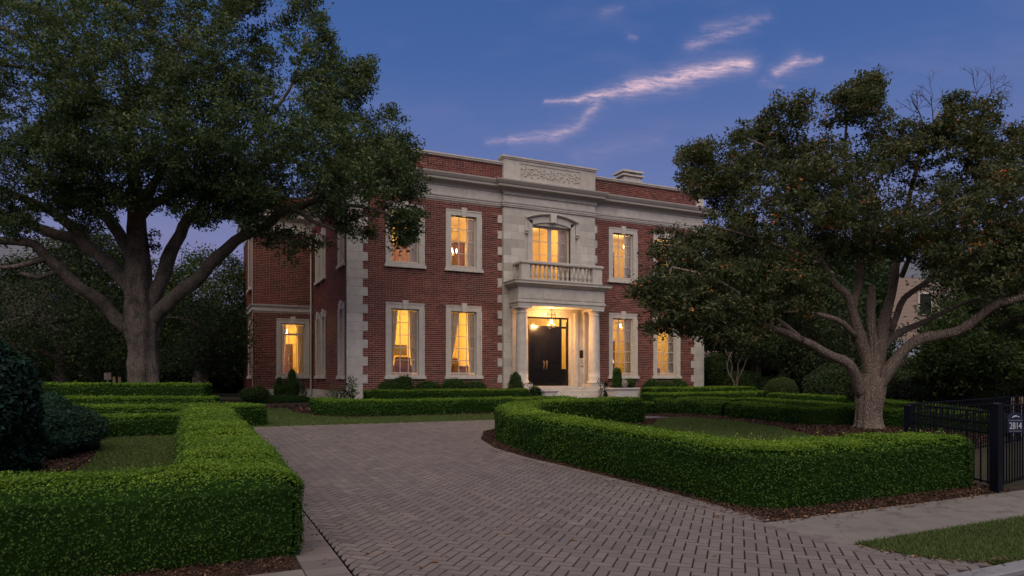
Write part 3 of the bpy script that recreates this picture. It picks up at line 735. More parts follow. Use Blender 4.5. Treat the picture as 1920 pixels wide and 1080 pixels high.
# wing
op_wing = [(4.16, 5.40, 1.72, 4.30)]
wg = backing(house, WX, XL - .003, .4, 9.9, op_wing, 'x', SB)
bricks(wg, WX, XL - .01, PZ0, 4.84, [(4.00, 5.56, 1.52, 4.50)], 'x', SB); bricks(wg, WX, XL - .01, 5.18, 8.78, [], 'x', SB); bricks(wg, WX, XL - .01, 9.98, 10.6, [], 'x', SB)
mb = MB(); mb.box(WX, WX + .3, SB + .3, 41, .4, 10.6); mb.box(WX, XL, 41, 41.3, .4, 10.6); mb.box(WX, XL, SB, 41, 9.9, 10.05); mb.box(WX, XL - .01, SB + .003, SB + .3, 9.9, 10.6); mb.build('wall', 'brick', house)

# plinth stones
def block_run(par, x0, x1, z0, z1, axis, face, proud, L=.9, name='stone_block', off=0):
    x = x0 - off; first = True
    while x < x1 - .01:
        a, b = max(x, x0), min(x + L, x1); x += L
        if b - a < .03: continue
        m_ = MB(); t = random.random()
        if axis == 'x': m_.box(a + .004, b - .004, face - proud, face + .02, z0 + .003, z1 - .003, t)
        else: m_.box(face - proud, face + .02, a + .004, b - .004, z0 + .003, z1 - .003, t)
        m_.build(name, 'stone', par)
block_run(ws, BF - .04, SB - .06, .40, .70, 'y', XL, .06, 1.1); block_run(ws, BF - .04, SB - .04, .70, .98, 'y', XL, .04, 1.1, off=.5)
block_run(wg, WX - .04, XL - .07, .40, .70, 'x', SB, .06, .95); block_run(wg, WX - .04, XL - .05, .70, .98, 'x', SB, .04, .95, off=.4)
block_run(wf, XL + .1, BAY0, .40, .98, 'x', BF, .035, 1.3); block_run(wr, BAY1, XR, .40, .98, 'x', BF, .035, 1.3)

# quoins
def quoins(par, side):
    k = 0; z = PZ0 if side in 'LR' else PZ0
    z = .98
    while z + QH <= 9.10 + .01:
        w = .80 if k % 2 else .60; m_ = MB(); t = random.uniform(.45, 1)
        if side == 'L': m_.box(XL - .035, XL + w, BF - .035, BF + .10, z + .003, z + QH - .003, t)
        elif side == 'R': m_.box(XR - w, XR + .035, BF - .035, BF + .3, z + .003, z + QH - .003, t)
        elif side == 'BL' and k % 2: m_.box(BAY0 - .20, BAY0 - .002, BF - .035, BF + .05, z + .003, z + QH - .003, t)
        elif side == 'BR' and k % 2: m_.box(BAY1 + .002, BAY1 + .20, BF - .035, BF + .05, z + .003, z + QH - .003, t)
        if m_.v: m_.build('quoin', 'stone', par)
        z += QH; k += 1
quoins(wf, 'L'); quoins(wr, 'R'); quoins(wf, 'BL'); quoins(wr, 'BR')
m_ = MB(); m_.box(XR - .5, XR + .02, BF - .06, BF + .3, 10.22, 11.0, .7); m_.build('parapet_pier', 'stone', house)

# stone bay: ashlar blocks over a core
bayw = backing(house, BAY0, BAY1, .4, 11.2, op_bay, 'x', BYF, .44, mat='stone', name='stone_bay')
z = PZ0; r = 0
exc = [(13.25, 16.36, 1.1, 4.75), (13.60, 16.30, 5.6, 9.12)]
while z + QH <= 9.06:
    x = BAY0 - (.35 if r % 2 else 0)
    while x < BAY1:
        a, b = max(x, BAY0), min(x + .72, BAY1); x += .72
        segs = [(a, b)]
        for o in exc:
            if o[2] < z + QH / 2 < o[3]:
                ns = []
                for p, q in segs:
                    if q <= o[0] or p >= o[1]: ns.append((p, q))
                    else:
                        if p < o[0]: ns.append((p, o[0]))
                        if q > o[1]: ns.append((o[1], q))
                segs = ns
        for p, q in segs:
            if q - p > .05:
                m_ = MB(); m_.box(p + .003, q - .003, BYF - .022 - random.uniform(0, .004), BYF + .01, z + .003, z + QH - .003, random.uniform(.25, 1)); m_.build('stone_block', 'stone', bayw)
    z += QH; r += 1
# left return face of the bay is the core itself

# entablature with profile, wraps round the left side, main front and bay
PROF_ARCH = [(.0, 9.10), (.05, 9.10), (.05, 9.16), (.075, 9.165), (.075, 9.24), (.105, 9.25), (.115, 9.30), (.03, 9.31), (0, 9.31)]
PROF_CORN = [(0, 9.70), (.06, 9.70), (.075, 9.76), (.12, 9.80), (.16, 9.84), (.30, 9.87), (.34, 9.90), (.34, 9.98), (.38, 10.02), (.43, 10.10), (.45, 10.14), (.45, 10.18), (.0, 10.24)]
bayp = [(BAY0, BF), (BAY0, BYF), (BAY1, BYF), (BAY1, BF)]
path_l = [(XL, 41), (XL, BF), (BAY0 - .001, BF)]; path_r = [(BAY1 + .001, BF), (XR, BF), (XR, 41)]
for nm, prof in (('architrave', PROF_ARCH), ('cornice', PROF_CORN)):
    for pth in (path_l, path_r): m_ = MB(); m_.sweep(pth, prof, .6 if nm == 'architrave' else .22); m_.build(nm, 'stone', house)
    m_ = MB(); pr = [(o_ + .012, z_) for o_, z_ in prof] if nm == 'architrave' else [(o_ + .02, z_ + .004) for o_, z_ in prof]
    m_.sweep([(BAY0, BF + .2), (BAY0, BYF), (BAY1, BYF), (BAY1, BF + .2)], pr, .6 if nm == 'architrave' else .16); m_.build(nm, 'stone', house)
def frieze(x0, x1, face, z0, z1, L, axis='x', proud=.03, par=house):
    n = max(1, round((x1 - x0) / L)); w = (x1 - x0) / n
    for k in range(n):
        m_ = MB(); t = random.uniform(.5, 1)
        if axis == 'x': m_.box(x0 + k * w + .003, x0 + (k + 1) * w - .003, face - proud, face + .02, z0, z1, t)
        else: m_.box(face - proud, face + .02, x0 + k * w + .003, x0 + (k + 1) * w - .003, z0, z1, t)
        m_.build('frieze_stone', 'stone', par)
frieze(XL + .002, BAY0 - .002, BF, 9.312, 9.698, 1.35); frieze(BAY1 + .002, XR, BF, 9.312, 9.698, 1.35); frieze(BF, 41, XL, 9.312, 9.698, 1.4, 'y')
frieze(BAY0, BAY1, BYF, 9.312, 9.698, 1.6)
# dentils below the bay cornice
m_ = MB(); x = BAY0 - .02
while x < BAY1: m_.box(x, x + .055, BYF - .115, BYF - .03, 9.62, 9.695, .4); x += .095
m_.build('dentils', 'stone', house, kind='stuff')
# copings
CP = [(0, 10.93), (.09, 10.93), (.10, 10.97), (.13, 11.00), (.13, 11.05), (-.3, 11.08)]
for pth in ([(XL, 41), (XL, BF - .02), (BAY0 - .001, BF - .02)], [(BAY1 + .001, BF - .02), (XR, BF - .02), (XR, 41)]): m_ = MB(); m_.sweep(pth, CP, .8); m_.build('coping', 'stone', house)
m_ = MB(); m_.sweep([(BAY0, BF + .25), (BAY0, BYF - .02), (BAY1, BYF - .02), (BAY1, BF + .25)], [(-.2, 11.2), (.05, 11.2), (.06, 11.24), (.10, 11.27), (.10, 11.33), (-.3, 11.36)], .7); m_.build('coping', 'stone', house)
m_ = MB(); m_.box(BAY0, 13.36, BYF - .03, BYF, 10.24, 11.2, .6); m_.build('parapet_block', 'stone', house)
m_ = MB(); m_.box(16.46, BAY1, BYF - .03, BYF, 10.24, 11.2, .4); m_.build('parapet_block', 'stone', house)
m_ = MB(); m_.box(13.366, 16.454, BYF - .03, BYF, 10.24, 10.40, .6); m_.box(13.366, 16.454, BYF - .03, BYF, 11.08, 11.2, .6); m_.build('parapet_block', 'stone', house)
# carved scroll panel
cv = MB(); xc0, xc1 = 13.42, 16.40; nS = 9; stp = (xc1 - xc0) / nS
for k in range(nS):
    cx = xc0 + (k + .5) * stp; sg = 1 if k % 2 else -1; pts = []
    for a in range(0, 26):
        th = a * .36; r = .135 * (1 - a / 30); pts.append((cx + r * math.cos(th + 1.2) * sg, BYF - .012, 10.74 + r * math.sin(th + 1.2) * (1 if k % 2 else -1) * 1.35))
    cv.tube(pts, [.022 * (1 - a / 40) for a in range(26)], 6, .8)
    for q in range(5):
        th = q * 1.25 + k; lx, lz = cx + .2 * math.cos(th), 10.74 + .21 * math.sin(th)
        cv.tube([(cx + .12 * math.cos(th), BYF - .01, 10.74 + .14 * math.sin(th)), (lx, BYF - .025, lz), (lx + .05 * math.cos(th + 1), BYF - .01, lz + .05 * math.sin(th + 1))], [.012, .026, .008], 5, .8)
    cv.lathe(cx, BYF, [(0.001, 10.71), (.03, 10.73), (.03, 10.76), (.001, 10.78)], 8, .8)
cv.build('carved_panel', 'stone', house, smooth=True)
# wing bands
for z0_, nm in ((4.84, 'string_course'),):
    m_ = MB(); m_.sweep([(WX, 41), (WX, SB), (XL - .04, SB)], [(0, z0_), (.04, z0_), (.04, z0_ + .2), (.09, z0_ + .24), (.11, z0_ + .32), (0, z0_ + .34)], .6); m_.build(nm, 'stone', house)
m_ = MB(); m_.sweep([(WX, 41), (WX, SB), (XL - .04, SB)], [(0, 8.78), (.04, 8.78), (.06, 8.9), (.03, 8.92), (.03, 9.32), (.08, 9.36), (.2, 9.45), (.32, 9.5), (.32, 9.6), (.4, 9.72), (.4, 9.78), (0, 9.9)], .6); m_.build('cornice', 'stone', house)
m_ = MB(); m_.tube([(XL - .12, SB - .10, .7), (XL - .12, SB - .10, 8.7)], .045, 8); m_.build('downpipe', 'sash', house)
# chimney
ch = MB(); ch.box(21.7, 22.9, 31.0, 31.9, 10.3, 12.62, .8)
ch.box(21.72, 22.88, 31.0, 31.9, 12.62, 12.70, .4); c_ = ch.build('chimney', 'stone', house)
m_ = MB(); m_.box(21.58, 23.02, 30.9, 32.0, 12.70, 12.78, .7); m_.box(21.78, 22.1, 31.05, 31.85, 12.78, 12.92, .5); m_.box(22.5, 22.82, 31.05, 31.85, 12.78, 12.92, .5); m_.box(21.6, 23.0, 30.92, 31.98, 12.92, 13.02, .9); m_.build('chimney_cap', 'stone', c_)

# ---- windows
def window(H, rows, cols=3, ow=.60, tot=.82, curtains=(), zg=.22, top=.24, trans=None):
    """local: x along wall, y into the wall, z up from the sill's underside"""
    zt = H - top
    m_ = MB()
    for s in (-1, 1):
        a, b = sorted((s * ow, s * tot)); m_.box(a, b, -.045, .14, .15, zt, .75); a, b = sorted((s * (tot - .05), s * (tot + .012))); m_.box(a, b, -.065, -.045, .15, zt, .85)
        a, b = sorted((s * (ow - .012), s * ow)); m_.box(a, b, -.03, .14, .15, zt, .6)
    m_.box(-tot, tot, -.045, .14, zt, H, .75); m_.box(-tot - .012, tot + .012, -.065, -.045, H - .05, H, .85)
    w = m_.build('window', 'stone', house, local=True, origin=(0, 0, 0))
    s_ = MB(); s_.box(-tot - .07, tot + .07, -.13, .14, .0, .10, .9); s_.box(-tot - .035, tot + .035, -.10, .14, .10, .148, .9); s_.build('sill', 'stone', w, local=True)
    k_ = MB(); k_.add([(-.09, -.10, zt - .03), (.09, -.10, zt - .03), (.125, -.10, H + .10), (-.125, -.10, H + .10), (-.09, .0, zt - .03), (.09, .0, zt - .03), (.125, .0, H + .10), (-.125, .0, H + .10)],
                      [(0, 1, 2, 3), (1, 5, 6, 2), (0, 3, 7, 4), (3, 2, 6, 7), (0, 4, 5, 1)], .9); k_.build('keystone', 'stone', w, local=True)
    f_ = MB(); z0, z1 = zg, zt; fw = .055
    for s in (-1, 1): a, b = sorted((s * (ow - .012), s * (ow - .012 - fw))); f_.box(a, b, .09, .15, z0, z1, .5)
    xi = ow - .012 - fw
    f_.box(-xi, xi, .09, .15, z0, z0 + fw, .5); f_.box(-xi, xi, .09, .15, z1 - fw, z1, .5)
    f_.build('sash', 'sash', w, local=True)
    gz0, gz1 = z0 + fw, z1 - fw; mu = MB(); hz = (gz1 - gz0) / rows; wx = 2 * xi / cols
    for c in range(1, cols): mu.box(-xi + c * wx - .015, -xi + c * wx + .015, .10, .135, gz0, gz1, .5)
    if trans: mu.box(-xi, xi, .085, .15, gz0 + (rows - 1) * hz - .05, gz0 + (rows - 1) * hz + .05, .5)
    for r_ in range(1, rows): mu.box(-xi, xi, .102, .133, gz0 + r_ * hz - (.02 if r_ == rows // 2 else .014), gz0 + r_ * hz + .014, .5)
    mu.build('muntins', 'sash', w, local=True)
    pm = MB(); pm.box(-wx / 2 + .011, wx / 2 - .011, -.002, .002, -hz / 2 + .011, hz / 2 - .011); me = None
    for r_ in range(rows):
        for c in range(cols):
            pos = (-xi + (c + .5) * wx, .118, gz0 + (r_ + .5) * hz)
            if me is None: me = pm.build('pane', 'glass', w, local=True, origin=pos).data
            else:
                o = bpy.data.objects.new('pane', me); col.objects.link(o); o.parent = w; o.location = pos
    for (side, w_top, w_mid, w_bot) in curtains:
        cu = MB(); nz_, nx_ = 14, 26; vs = []
        for iz in range(nz_ + 1):
            t = iz / nz_; z = gz0 - .05 + t * (gz1 + .05 - gz0)
            wd = (w_bot + (w_mid - w_bot) * min(1, t / .3)) if t < .3 else (w_mid + (w_top - w_mid) * ((t - .3) / .7) ** .8)
            for ix in range(nx_ + 1):
                q = ix / nx_; x = (xi + .12 - q * (wd + .12)) * side
                vs.append((x, .22 + .03 * math.sin(q * 22 + side) + .012 * math.sin(q * 50 + iz * .3), z))
        cu.add(vs, [(a * (nx_ + 1) + b, a * (nx_ + 1) + b + 1, (a + 1) * (nx_ + 1) + b + 1, (a + 1) * (nx_ + 1) + b) for a in range(nz_) for b in range(nx_)])
        cu.build('curtain', 'curtain', w, smooth=True, local=True)
    return w
def put(w, x, y, z, rz=0, first=True):
    o = w if first else copy_tree(w, house)
    o.location = Vector((x, y, z)) - ORG[house.name]; o.rotation_euler = (0, 0, rz); return o
w = window(3.14, 5, curtains=((1, .30, .24, .16), (-1, .30, .14, .06))); put(w, W1[0], BF, 1.50)
w = window(3.14, 5, curtains=((1, .28, .22, .18), (-1, .44, .12, .04))); put(w, W1[1], BF, 1.50)
w = window(3.14, 5, curtains=((1, .30, .28, .26),)); put(w, W1[2], BF, 1.50); put(w, W1[3], BF, 1.50, 0, False)
w = window(2.64, 4, curtains=((1, .28, .28, .28),)); put(w, W1[1], BF, 6.10); put(w, W1[0], BF, 6.10, 0, False); put(w, W1[2], BF, 6.10, 0, False); put(w, W1[3], BF, 6.10, 0, False)
w = window(3.14, 5, 2, .34, .56, curtains=((1, .62, .62, .62),))
for i, (c, h) in enumerate(SIDEW): put(w, XL, c, 1.50, R(-90), i == 0)
w = window(2.34, 4, 2, .34, .56, curtains=((1, .62, .62, .62),))
for i, (c, h) in enumerate(SIDEW): put(w, XL, c, 6.10, R(-90), i == 0)
w = window(3.0, 5, 3, .60, .78, curtains=((1, .30, .26, .22), (-1, .26, .16, .12)), trans=1); put(w, 4.78, SB, 1.50)
# flat ghost windows on the wing's outer side
for z_ in (1.5, 5.9):
    c = copy_tree(w, house); c.location = Vector((WX, 36.6, z_)) - ORG[house.name]; c.rotation_euler = (0, 0, R(-90))

# balcony window
bw = MB(); bx0, bx1 = 13.95, 15.93; cxw = (bx0 + bx1) / 2
for s in (-1, 1):
    a, b = sorted((cxw + s * .99, cxw + s * 1.22)); bw.box(a, b, BYF - .06, BYF + .1, 5.75, 8.42, .7)
def arc(z_edge, rise, hw, n=16): return [(cxw - hw + 2 * hw * k / n, z_edge + rise * (1 - (2 * k / n - 1) ** 2)) for k in range(n + 1)]
lo = arc(8.42, .16, .99); hi = arc(8.62, .24, 1.22); vs = []
for (x0_, z0_), (x1_, z1_) in zip(lo, hi): vs += [(x0_, BYF - .06, z0_), (x1_, BYF - .06, z1_), (x0_, BYF + .1, z0_), (x1_, BYF + .1, z1_)]
fs = []
for k in range(16): a = k * 4; b = a + 4; fs += [(a, b, b + 1, a + 1), (a + 2, b + 2, b, a), (a + 1, b + 1, b + 3, a + 3)]
fs += [(0, 1, 3, 2), (64, 66, 67, 65)]
bw.add(vs, fs, .7)
bw.box(cxw - 1.22, cxw - .99, BYF - .06, BYF + .1, 8.422, 8.62, .7); bw.box(cxw + .99, cxw + 1.22, BYF - .06, BYF + .1, 8.422, 8.62, .7)
bwo = bw.build('window', 'stone', house)
hd = MB(); lo = arc(8.56, .30, 1.30); pts = [(x_, BYF - .14, z_ + .12) for x_, z_ in lo]
vs = []
for x_, z_ in arc(8.66, .27, 1.36): vs += [(x_, BYF - .20, z_), (x_, BYF - .20, z_ + .07), (x_, BYF, z_ + .10), (x_, BYF, z_ - .02), (x_, BYF - .10, z_ - .05)]
fs = [(k * 5 + i, (k + 1) * 5 + i, (k + 1) * 5 + (i + 1) % 5, k * 5 + (i + 1) % 5) for k in range(16) for i in range(5)] + [(0, 1, 2, 3, 4), (84, 83, 82, 81, 80)]
hd.add(vs, fs, .8); hd.build('arched_hood', 'stone', bwo)
for s in (-1, 1):
    m_ = MB(); x_ = cxw + s * 1.31
    m_.box(x_ - .055, x_ + .055, BYF - .10, BYF - .002, 8.14, 8.66, .7)
    m_.tube([(x_ - .08, BYF - .12, 8.12), (x_ + .08, BYF - .12, 8.12)], .055, 10, .8); m_.tube([(x_ - .07, BYF - .09, 8.02), (x_ + .07, BYF - .09, 8.02)], .04, 10, .8); m_.build('corbel', 'stone', bwo)
m_ = MB(); m_.add([(cxw - .12, BYF - .24, 8.56), (cxw + .12, BYF - .24, 8.56), (cxw + .17, BYF - .24, 8.98), (cxw - .17, BYF - .24, 8.98), (cxw - .12, BYF, 8.56), (cxw + .12, BYF, 8.56), (cxw + .17, BYF, 8.98), (cxw - .17, BYF, 8.98)], [(0, 1, 2, 3), (1, 5, 6, 2), (0, 3, 7, 4), (3, 2, 6, 7), (0, 4, 5, 1)], .9); m_.build('keystone', 'stone', bwo)
s_ = MB(); yb = BYF + .16
for a, b in ((bx0, bx0 + .07), (cxw - .09, cxw + .09), (bx1 - .07, bx1)): s_.box(a, b, yb, yb + .07, 5.75, 8.40, .5)
s_.box(bx0 + .07, cxw - .09, yb, yb + .07, 5.75, 5.95, .5); s_.box(cxw + .09, bx1 - .07, yb, yb + .07, 5.75, 5.95, .5); s_.box(bx0 + .07, cxw - .09, yb, yb + .07, 8.33, 8.40, .5); s_.box(cxw + .09, bx1 - .07, yb, yb + .07, 8.33, 8.40, .5)
s_.box(bx0, bx1, yb, yb + .1, 8.401, 8.60, .5)
s_.build('sash', 'sash', bwo); mu = MB(); pm = []
for a, b in ((bx0 + .07, cxw - .09), (cxw + .09, bx1 - .07)):
    mid = (a + b) / 2; mu.box(mid - .011, mid + .011, yb + .02, yb + .05, 5.95, 8.33)
    hz = (8.33 - 5.95) / 4
    for k in range(1, 4): mu.box(a, b, yb + .022, yb + .048, 5.95 + k * hz - .011, 5.95 + k * hz + .011)
    for k in range(4):
        for p, q in ((a, mid - .011), (mid + .011, b)): pm.append((p, q, 5.95 + k * hz + .011, 5.95 + (k + 1) * hz - .011))
mu.build('muntins', 'sash', bwo)
for p, q, c, d in pm: m_ = MB(); m_.box(p, q, yb + .033, yb + .037, c, d); m_.build('pane', 'glass', bwo)
cu = MB(); vs = []
for iz in range(9):
    for ix in range(25): q = ix / 24; vs.append((bx1 - .02 - q * .42, yb + .22 + .03 * math.sin(q * 26), 5.8 + iz * .325))
cu.add(vs, [(a * 25 + b, a * 25 + b + 1, (a + 1) * 25 + b + 1, (a + 1) * 25 + b) for a in range(8) for b in range(24)]); cu.build('curtain', 'curtain', bwo, smooth=True)

# ---- portico
por = MB(); por.box(12.80, 17.20, 26.10, BYF - .003, 4.90, 5.50, .7)
por.box(12.76, 17.24, 26.06, BYF - .003, 4.82, 4.90, .8); por.box(12.80, 17.20, 26.10, BYF - .003, 4.68, 4.82, .6)
po = por.build('portico', 'stone', house)
for k, (a, b) in enumerate(((12.98, 13.9), (14.02, 14.94), (15.06, 15.98), (16.10, 17.02))):
    m_ = MB(); m_.box(a, b, 26.078, 26.098, 4.98, 5.42, .7 + .1 * (k % 2)); m_.build('frieze_panel', 'stone', po)
m_ = MB(); m_.sweep([(12.80, BYF), (12.80, 26.10), (17.20, 26.10), (17.20, BYF)], [(0, 5.50), (.06, 5.50), (.1, 5.55), (.22, 5.60), (.25, 5.62), (.25, 5.68), (.29, 5.74), (.0, 5.76)], .6); m_.add([(12.8, BYF, 5.755), (12.8, 26.1, 5.755), (17.2, 26.1, 5.755), (17.2, BYF, 5.755)], [(0, 1, 2, 3)], .5); m_.build('cornice', 'stone', po)
m_ = MB(); m_.box(12.9, 17.1, 26.2, BYF - .01, 4.672, 4.679, .9); m_.build('soffit', 'stone', po)
def column(x, y, eng=False):
    z0, z1 = 1.13, 4.67; pr = [(.30, z0), (.30, z0 + .001)]
    pr = [(.335, z0 + .14), (.345, z0 + .18), (.335, z0 + .23), (.30, z0 + .25), (.30, z0 + .28), (.285, z0 + .31), (.272, z0 + .36)]
    for k in range(9): t = k / 8; pr.append((.272 - .035 * t ** 1.6, z0 + .36 + t * (z1 - z0 - .36 - .33)))
    pr += [(.237, z1 - .32), (.262, z1 - .31), (.262, z1 - .28), (.24, z1 - .27), (.24, z1 - .19), (.27, z1 - .16), (.31, z1 - .10)]
    m_ = MB(); m_.lathe(x, y, pr, 32, .8); c = m_.build('column', 'stone', po, smooth=False)
    for f in c.data.polygons: f.use_smooth = len(f.vertices) == 4
    m_ = MB(); m_.box(x - .35, x + .35, y - .35, y + .35, z0 - .0, z0 + .14, .7); m_.build('base', 'stone', c)
    m_ = MB(); m_.box(x - .33, x + .33, y - .33, y + .33, z1 - .10, z1 - .0, .8); m_.build('capital', 'stone', c)
column(13.14, 26.42); column(16.84, 26.42)
for x in (13.14, 16.84):
    m_ = MB(); m_.box(x - .22, x + .22, BYF - .12, BYF - .023, 1.30, 4.45, .8); m_.box(x - .28, x + .28, BYF - .16, BYF - .023, 1.13, 1.30, .7); m_.box(x - .27, x + .27, BYF - .16, BYF - .023, 4.45, 4.67, .7); m_.build('pilaster', 'stone', po)
# balcony balustrade
bal = MB(); yb0, yb1 = 26.14, 26.42
bal.box(12.99, 17.11, yb0, yb1, 5.758, 5.86, .5); bal.box(12.99, 13.27, yb1, BYF - .02, 5.758, 5.86, .5); bal.box(16.83, 17.11, yb1, BYF - .02, 5.758, 5.86, .5)
bo = bal.build('balustrade', 'stone', po)
m_ = MB(); m_.sweep([(12.99, BYF - .02), (12.99, yb0), (17.11, yb0), (17.11, BYF - .02)], [(-.28, 6.50), (.02, 6.50), (.045, 6.53), (.045, 6.60), (.0, 6.64), (-.26, 6.64), (-.30, 6.60), (-.30, 6.53)], .5); m_.build('handrail', 'stone', bo)
for a, b in ((13.0, 13.40), (16.60, 17.10)): m_ = MB(); m_.box(a, b, yb0 + .01, yb1 - .01, 5.862, 6.499, .6); m_.build('pedestal', 'stone', bo)
for a in (13.0, 16.84): m_ = MB(); m_.box(a, a + .26, BYF - .2, BYF - .024, 5.862, 6.499, .6); m_.build('pedestal', 'stone', bo)
bp = [(.062, 5.862), (.062, 5.90), (.045, 5.915), (.035, 5.94), (.055, 5.98), (.075, 6.04), (.072, 6.10), (.05, 6.18), (.034, 6.26), (.032, 6.32), (.048, 6.36), (.036, 6.39), (.05, 6.43), (.062, 6.45), (.062, 6.498)]
m_ = MB(); m_.lathe(0, 0, [(r_, z_ - 6) for r_, z_ in bp], 12, .6); me = None
for i in range(14):
    x = 13.51 + i * (16.49 - 13.51) / 13
    if me is None: o = m_.build('baluster', 'stone', bo, smooth=True, local=True, origin=(x, (yb0 + yb1) / 2, 6)); me = o.data
    else: place('baluster', me, bo, (x, (yb0 + yb1) / 2, 6))
for x in (13.13, 16.97):
    for y in (26.55, 26.74): place('baluster', me, bo, (x, y, 6))

# landing and steps
for k, (e, z1_) in enumerate(((0, 1.13), (.32, .98), (.64, .83), (.96, .68))):
    m_ = MB(); m_.box(12.62 - e * .3, 17.38 + e * .3, 25.95 - e, (25.95 - e + .319) if k else BYF - .03, .45, z1_, .9, .012); m_.build('landing' if k == 0 else 'step', 'stone', house)
for x0, x1 in ((12.30, 12.9), (17.1, 17.7)):
    pass

# door assembly inside the recess
DP = 27.40
m_ = MB(); z0_, z1_ = 1.14, 4.52
m_.box(13.44, 13.60, BYF + .1, DP + .1, z0_, z1_, .8); m_.box(16.02, 16.17, BYF + .1, DP + .1, z0_, z1_, .8); m_.box(13.60, 16.02, BYF + .1, DP + .1, 4.32, z1_, .8); m_.build('door_reveal', 'stone', house)
m_ = MB()
for a, b in ((13.28, 13.44), (16.17, 16.33)): m_.box(a, b, BYF - .06, BYF + .001, z0_, 4.52, .9)
m_.box(13.28, 16.33, BYF - .06, BYF + .001, 4.522, 4.668, .9); m_.build('door_surround', 'stone', house)
m_ = MB(); m_.box(13.44, 16.17, BYF - .2, DP + .1, 1.132, 1.17, .9); m_.build('threshold', 'stone', house)
fr = MB()
for a, b in ((13.60, 13.68), (13.96, 14.03), (15.58, 15.66), (15.94, 16.02)): fr.box(a, b, DP - .06, DP + .06, 1.172, 3.82, .5)
for a, b in ((13.60, 13.68), (15.58, 15.66), (15.94, 16.02)): fr.box(a, b, DP - .06, DP + .06, 3.92, 4.25, .5)
fr.box(13.60, 16.02, DP - .07, DP + .06, 3.821, 3.919, .5); fr.box(13.60, 16.02, DP - .06, DP + .06, 4.251, 4.319, .5)
fr.box(15.66, 15.94, DP - .04, DP + .04, 1.172, 1.95, .5); fr.box(13.68, 13.96, DP - .04, DP + .04, 1.172, 1.95, .5)
fr.box(15.71, 15.89, DP - .055, DP - .041, 1.3, 1.82, .5)
df = fr.build('door_frame', 'black', house)
for a, b, c, d in ((13.68, 15.58, 3.92, 4.25), (15.66, 15.94, 3.92, 4.25), (15.66, 15.94, 1.951, 3.82), (13.68, 13.96, 1.951, 3.82)): m_ = MB(); m_.box(a, b, DP - .003, DP + .003, c, d); m_.build('pane', 'glass', df)
for i, (a, b) in enumerate(((14.033, 14.803), (14.807, 15.577))):
    m_ = MB(); m_.box(a, b, DP - .03, DP + .03, 1.176, 3.818)
    d_ = m_.build('door_leaf', 'black', house)
    for c, e in ((1.36, 1.95), (2.2, 3.66)):
        m_ = MB(); x0, x1 = a + .13, b - .13
        for p, q, r1, r2 in ((x0, x1, c, c + .03), (x0, x1, e - .03, e), (x0, x0 + .03, c + .03, e - .03), (x1 - .03, x1, c + .03, e - .03)): m_.box(p, q, DP - .048, DP - .031, r1, r2)
        m_.box(x0 + .07, x1 - .07, DP - .042, DP - .031, c + .07, e - .07); m_.build('door_panel', 'black', d_)
    hx = b - .07 if i == 0 else a + .07
    m_ = MB(); m_.tube([(hx, DP - .032, 2.02), (hx, DP - .09, 2.04), (hx, DP - .10, 2.15), (hx, DP - .09, 2.26), (hx, DP - .032, 2.28)], .016, 8); m_.box(hx - .03, hx + .03, DP - .04, DP - .031, 1.92, 2.34); m_.build('door_handle', 'brass', d_)
m_ = MB(); m_.box(16.42, 16.62, BYF - .035, BYF - .024, 2.46, 2.82); o = m_.build('wall_plaque', 'black', None); props(o, 'small dark rectangular plaque on stone wall right of the front door', 'plaque')
m_ = MB(); m_.lathe(0, 0, [(.001, 0), (.05, 0), (.05, .02), (.03, .03), (.03, .05), (.001, .05)], 14); o = m_.build('door_bell', 'brass', None, local=True, origin=(16.53, BYF - .022, 2.12)); o.rotation_euler = (R(90), 0, 0); props(o, 'small round doorbell on stone wall below the dark plaque', 'doorbell')

# hanging lantern
lx, ly, lz = 14.66, 26.52, 3.98
lan = thing('hanging_lantern', (lx, ly, lz), 'lit glass and black metal lantern hanging in the entrance porch', 'lantern')
m_ = MB(); m_.tube([(lx, ly, 4.67), (lx, ly, lz + .62)], .008, 6)
for k in range(2): zz = lz + .64 + k * .06; m_.tube([(lx + .02 * math.cos(a), ly + .02 * math.sin(a) if k % 2 else ly, zz + .03 * math.sin(a)) for a in [q * .8 for q in range(9)]], .004, 4)
m_.build('chain', 'iron', lan); m_ = MB(); n = 6
for k in range(n):
    a = 2 * math.pi * k / n; c, s = math.cos(a), math.sin(a); m_.tube([(lx + .02 * c, ly + .02 * s, lz + .62), (lx + .09 * c, ly + .09 * s, lz + .57), (lx + .205 * c, ly + .205 * s, lz + .38), (lx + .21 * c, ly + .21 * s, lz + .27), (lx + .165 * c, ly + .165 * s, lz - .16), (lx + .05 * c, ly + .05 * s, lz - .23)], .008, 6)
for zz, r_ in ((lz + .38, .205), (lz - .14, .168)): m_.tube([(lx + r_ * math.cos(q * math.pi / 12), ly + r_ * math.sin(q * math.pi / 12), zz) for q in range(25)], .009, 6)
m_.lathe(lx, ly, [(.05, lz - .26), (.05, lz - .235), (.001, lz - .23)], 12); m_.build('frame', 'iron', lan)
m_ = MB(); m_.lathe(lx, ly, [(.16, lz - .135), (.2, lz + .375)], 6)
m_.f = m_.f[:6]; m_.t = m_.t[:6]; m_.build('glass_body', 'glass', lan)
for k in range(3):
    a = k * 2.1; m_ = MB(); m_.lathe(lx + .045 * math.cos(a), ly + .045 * math.sin(a), [(.006, lz - .02), (.03, lz + .03), (.03, lz + .09), (.005, lz + .19)], 8); m_.build('candle_bulb', 'bulb', lan, smooth=True)
def lamp_light(par, pos, power, r=.06, c=(1, .58, .18)):
    d = bpy.data.lights.new('lamp_light', 'POINT'); d.energy = power; d.shadow_soft_size = r; d.color = c
    d.energy = power * 2.4; o = bpy.data.objects.new('lamp_light', d); col.objects.link(o); o.parent = par; o.location = Vector(pos) - ORG[par.name]; return o
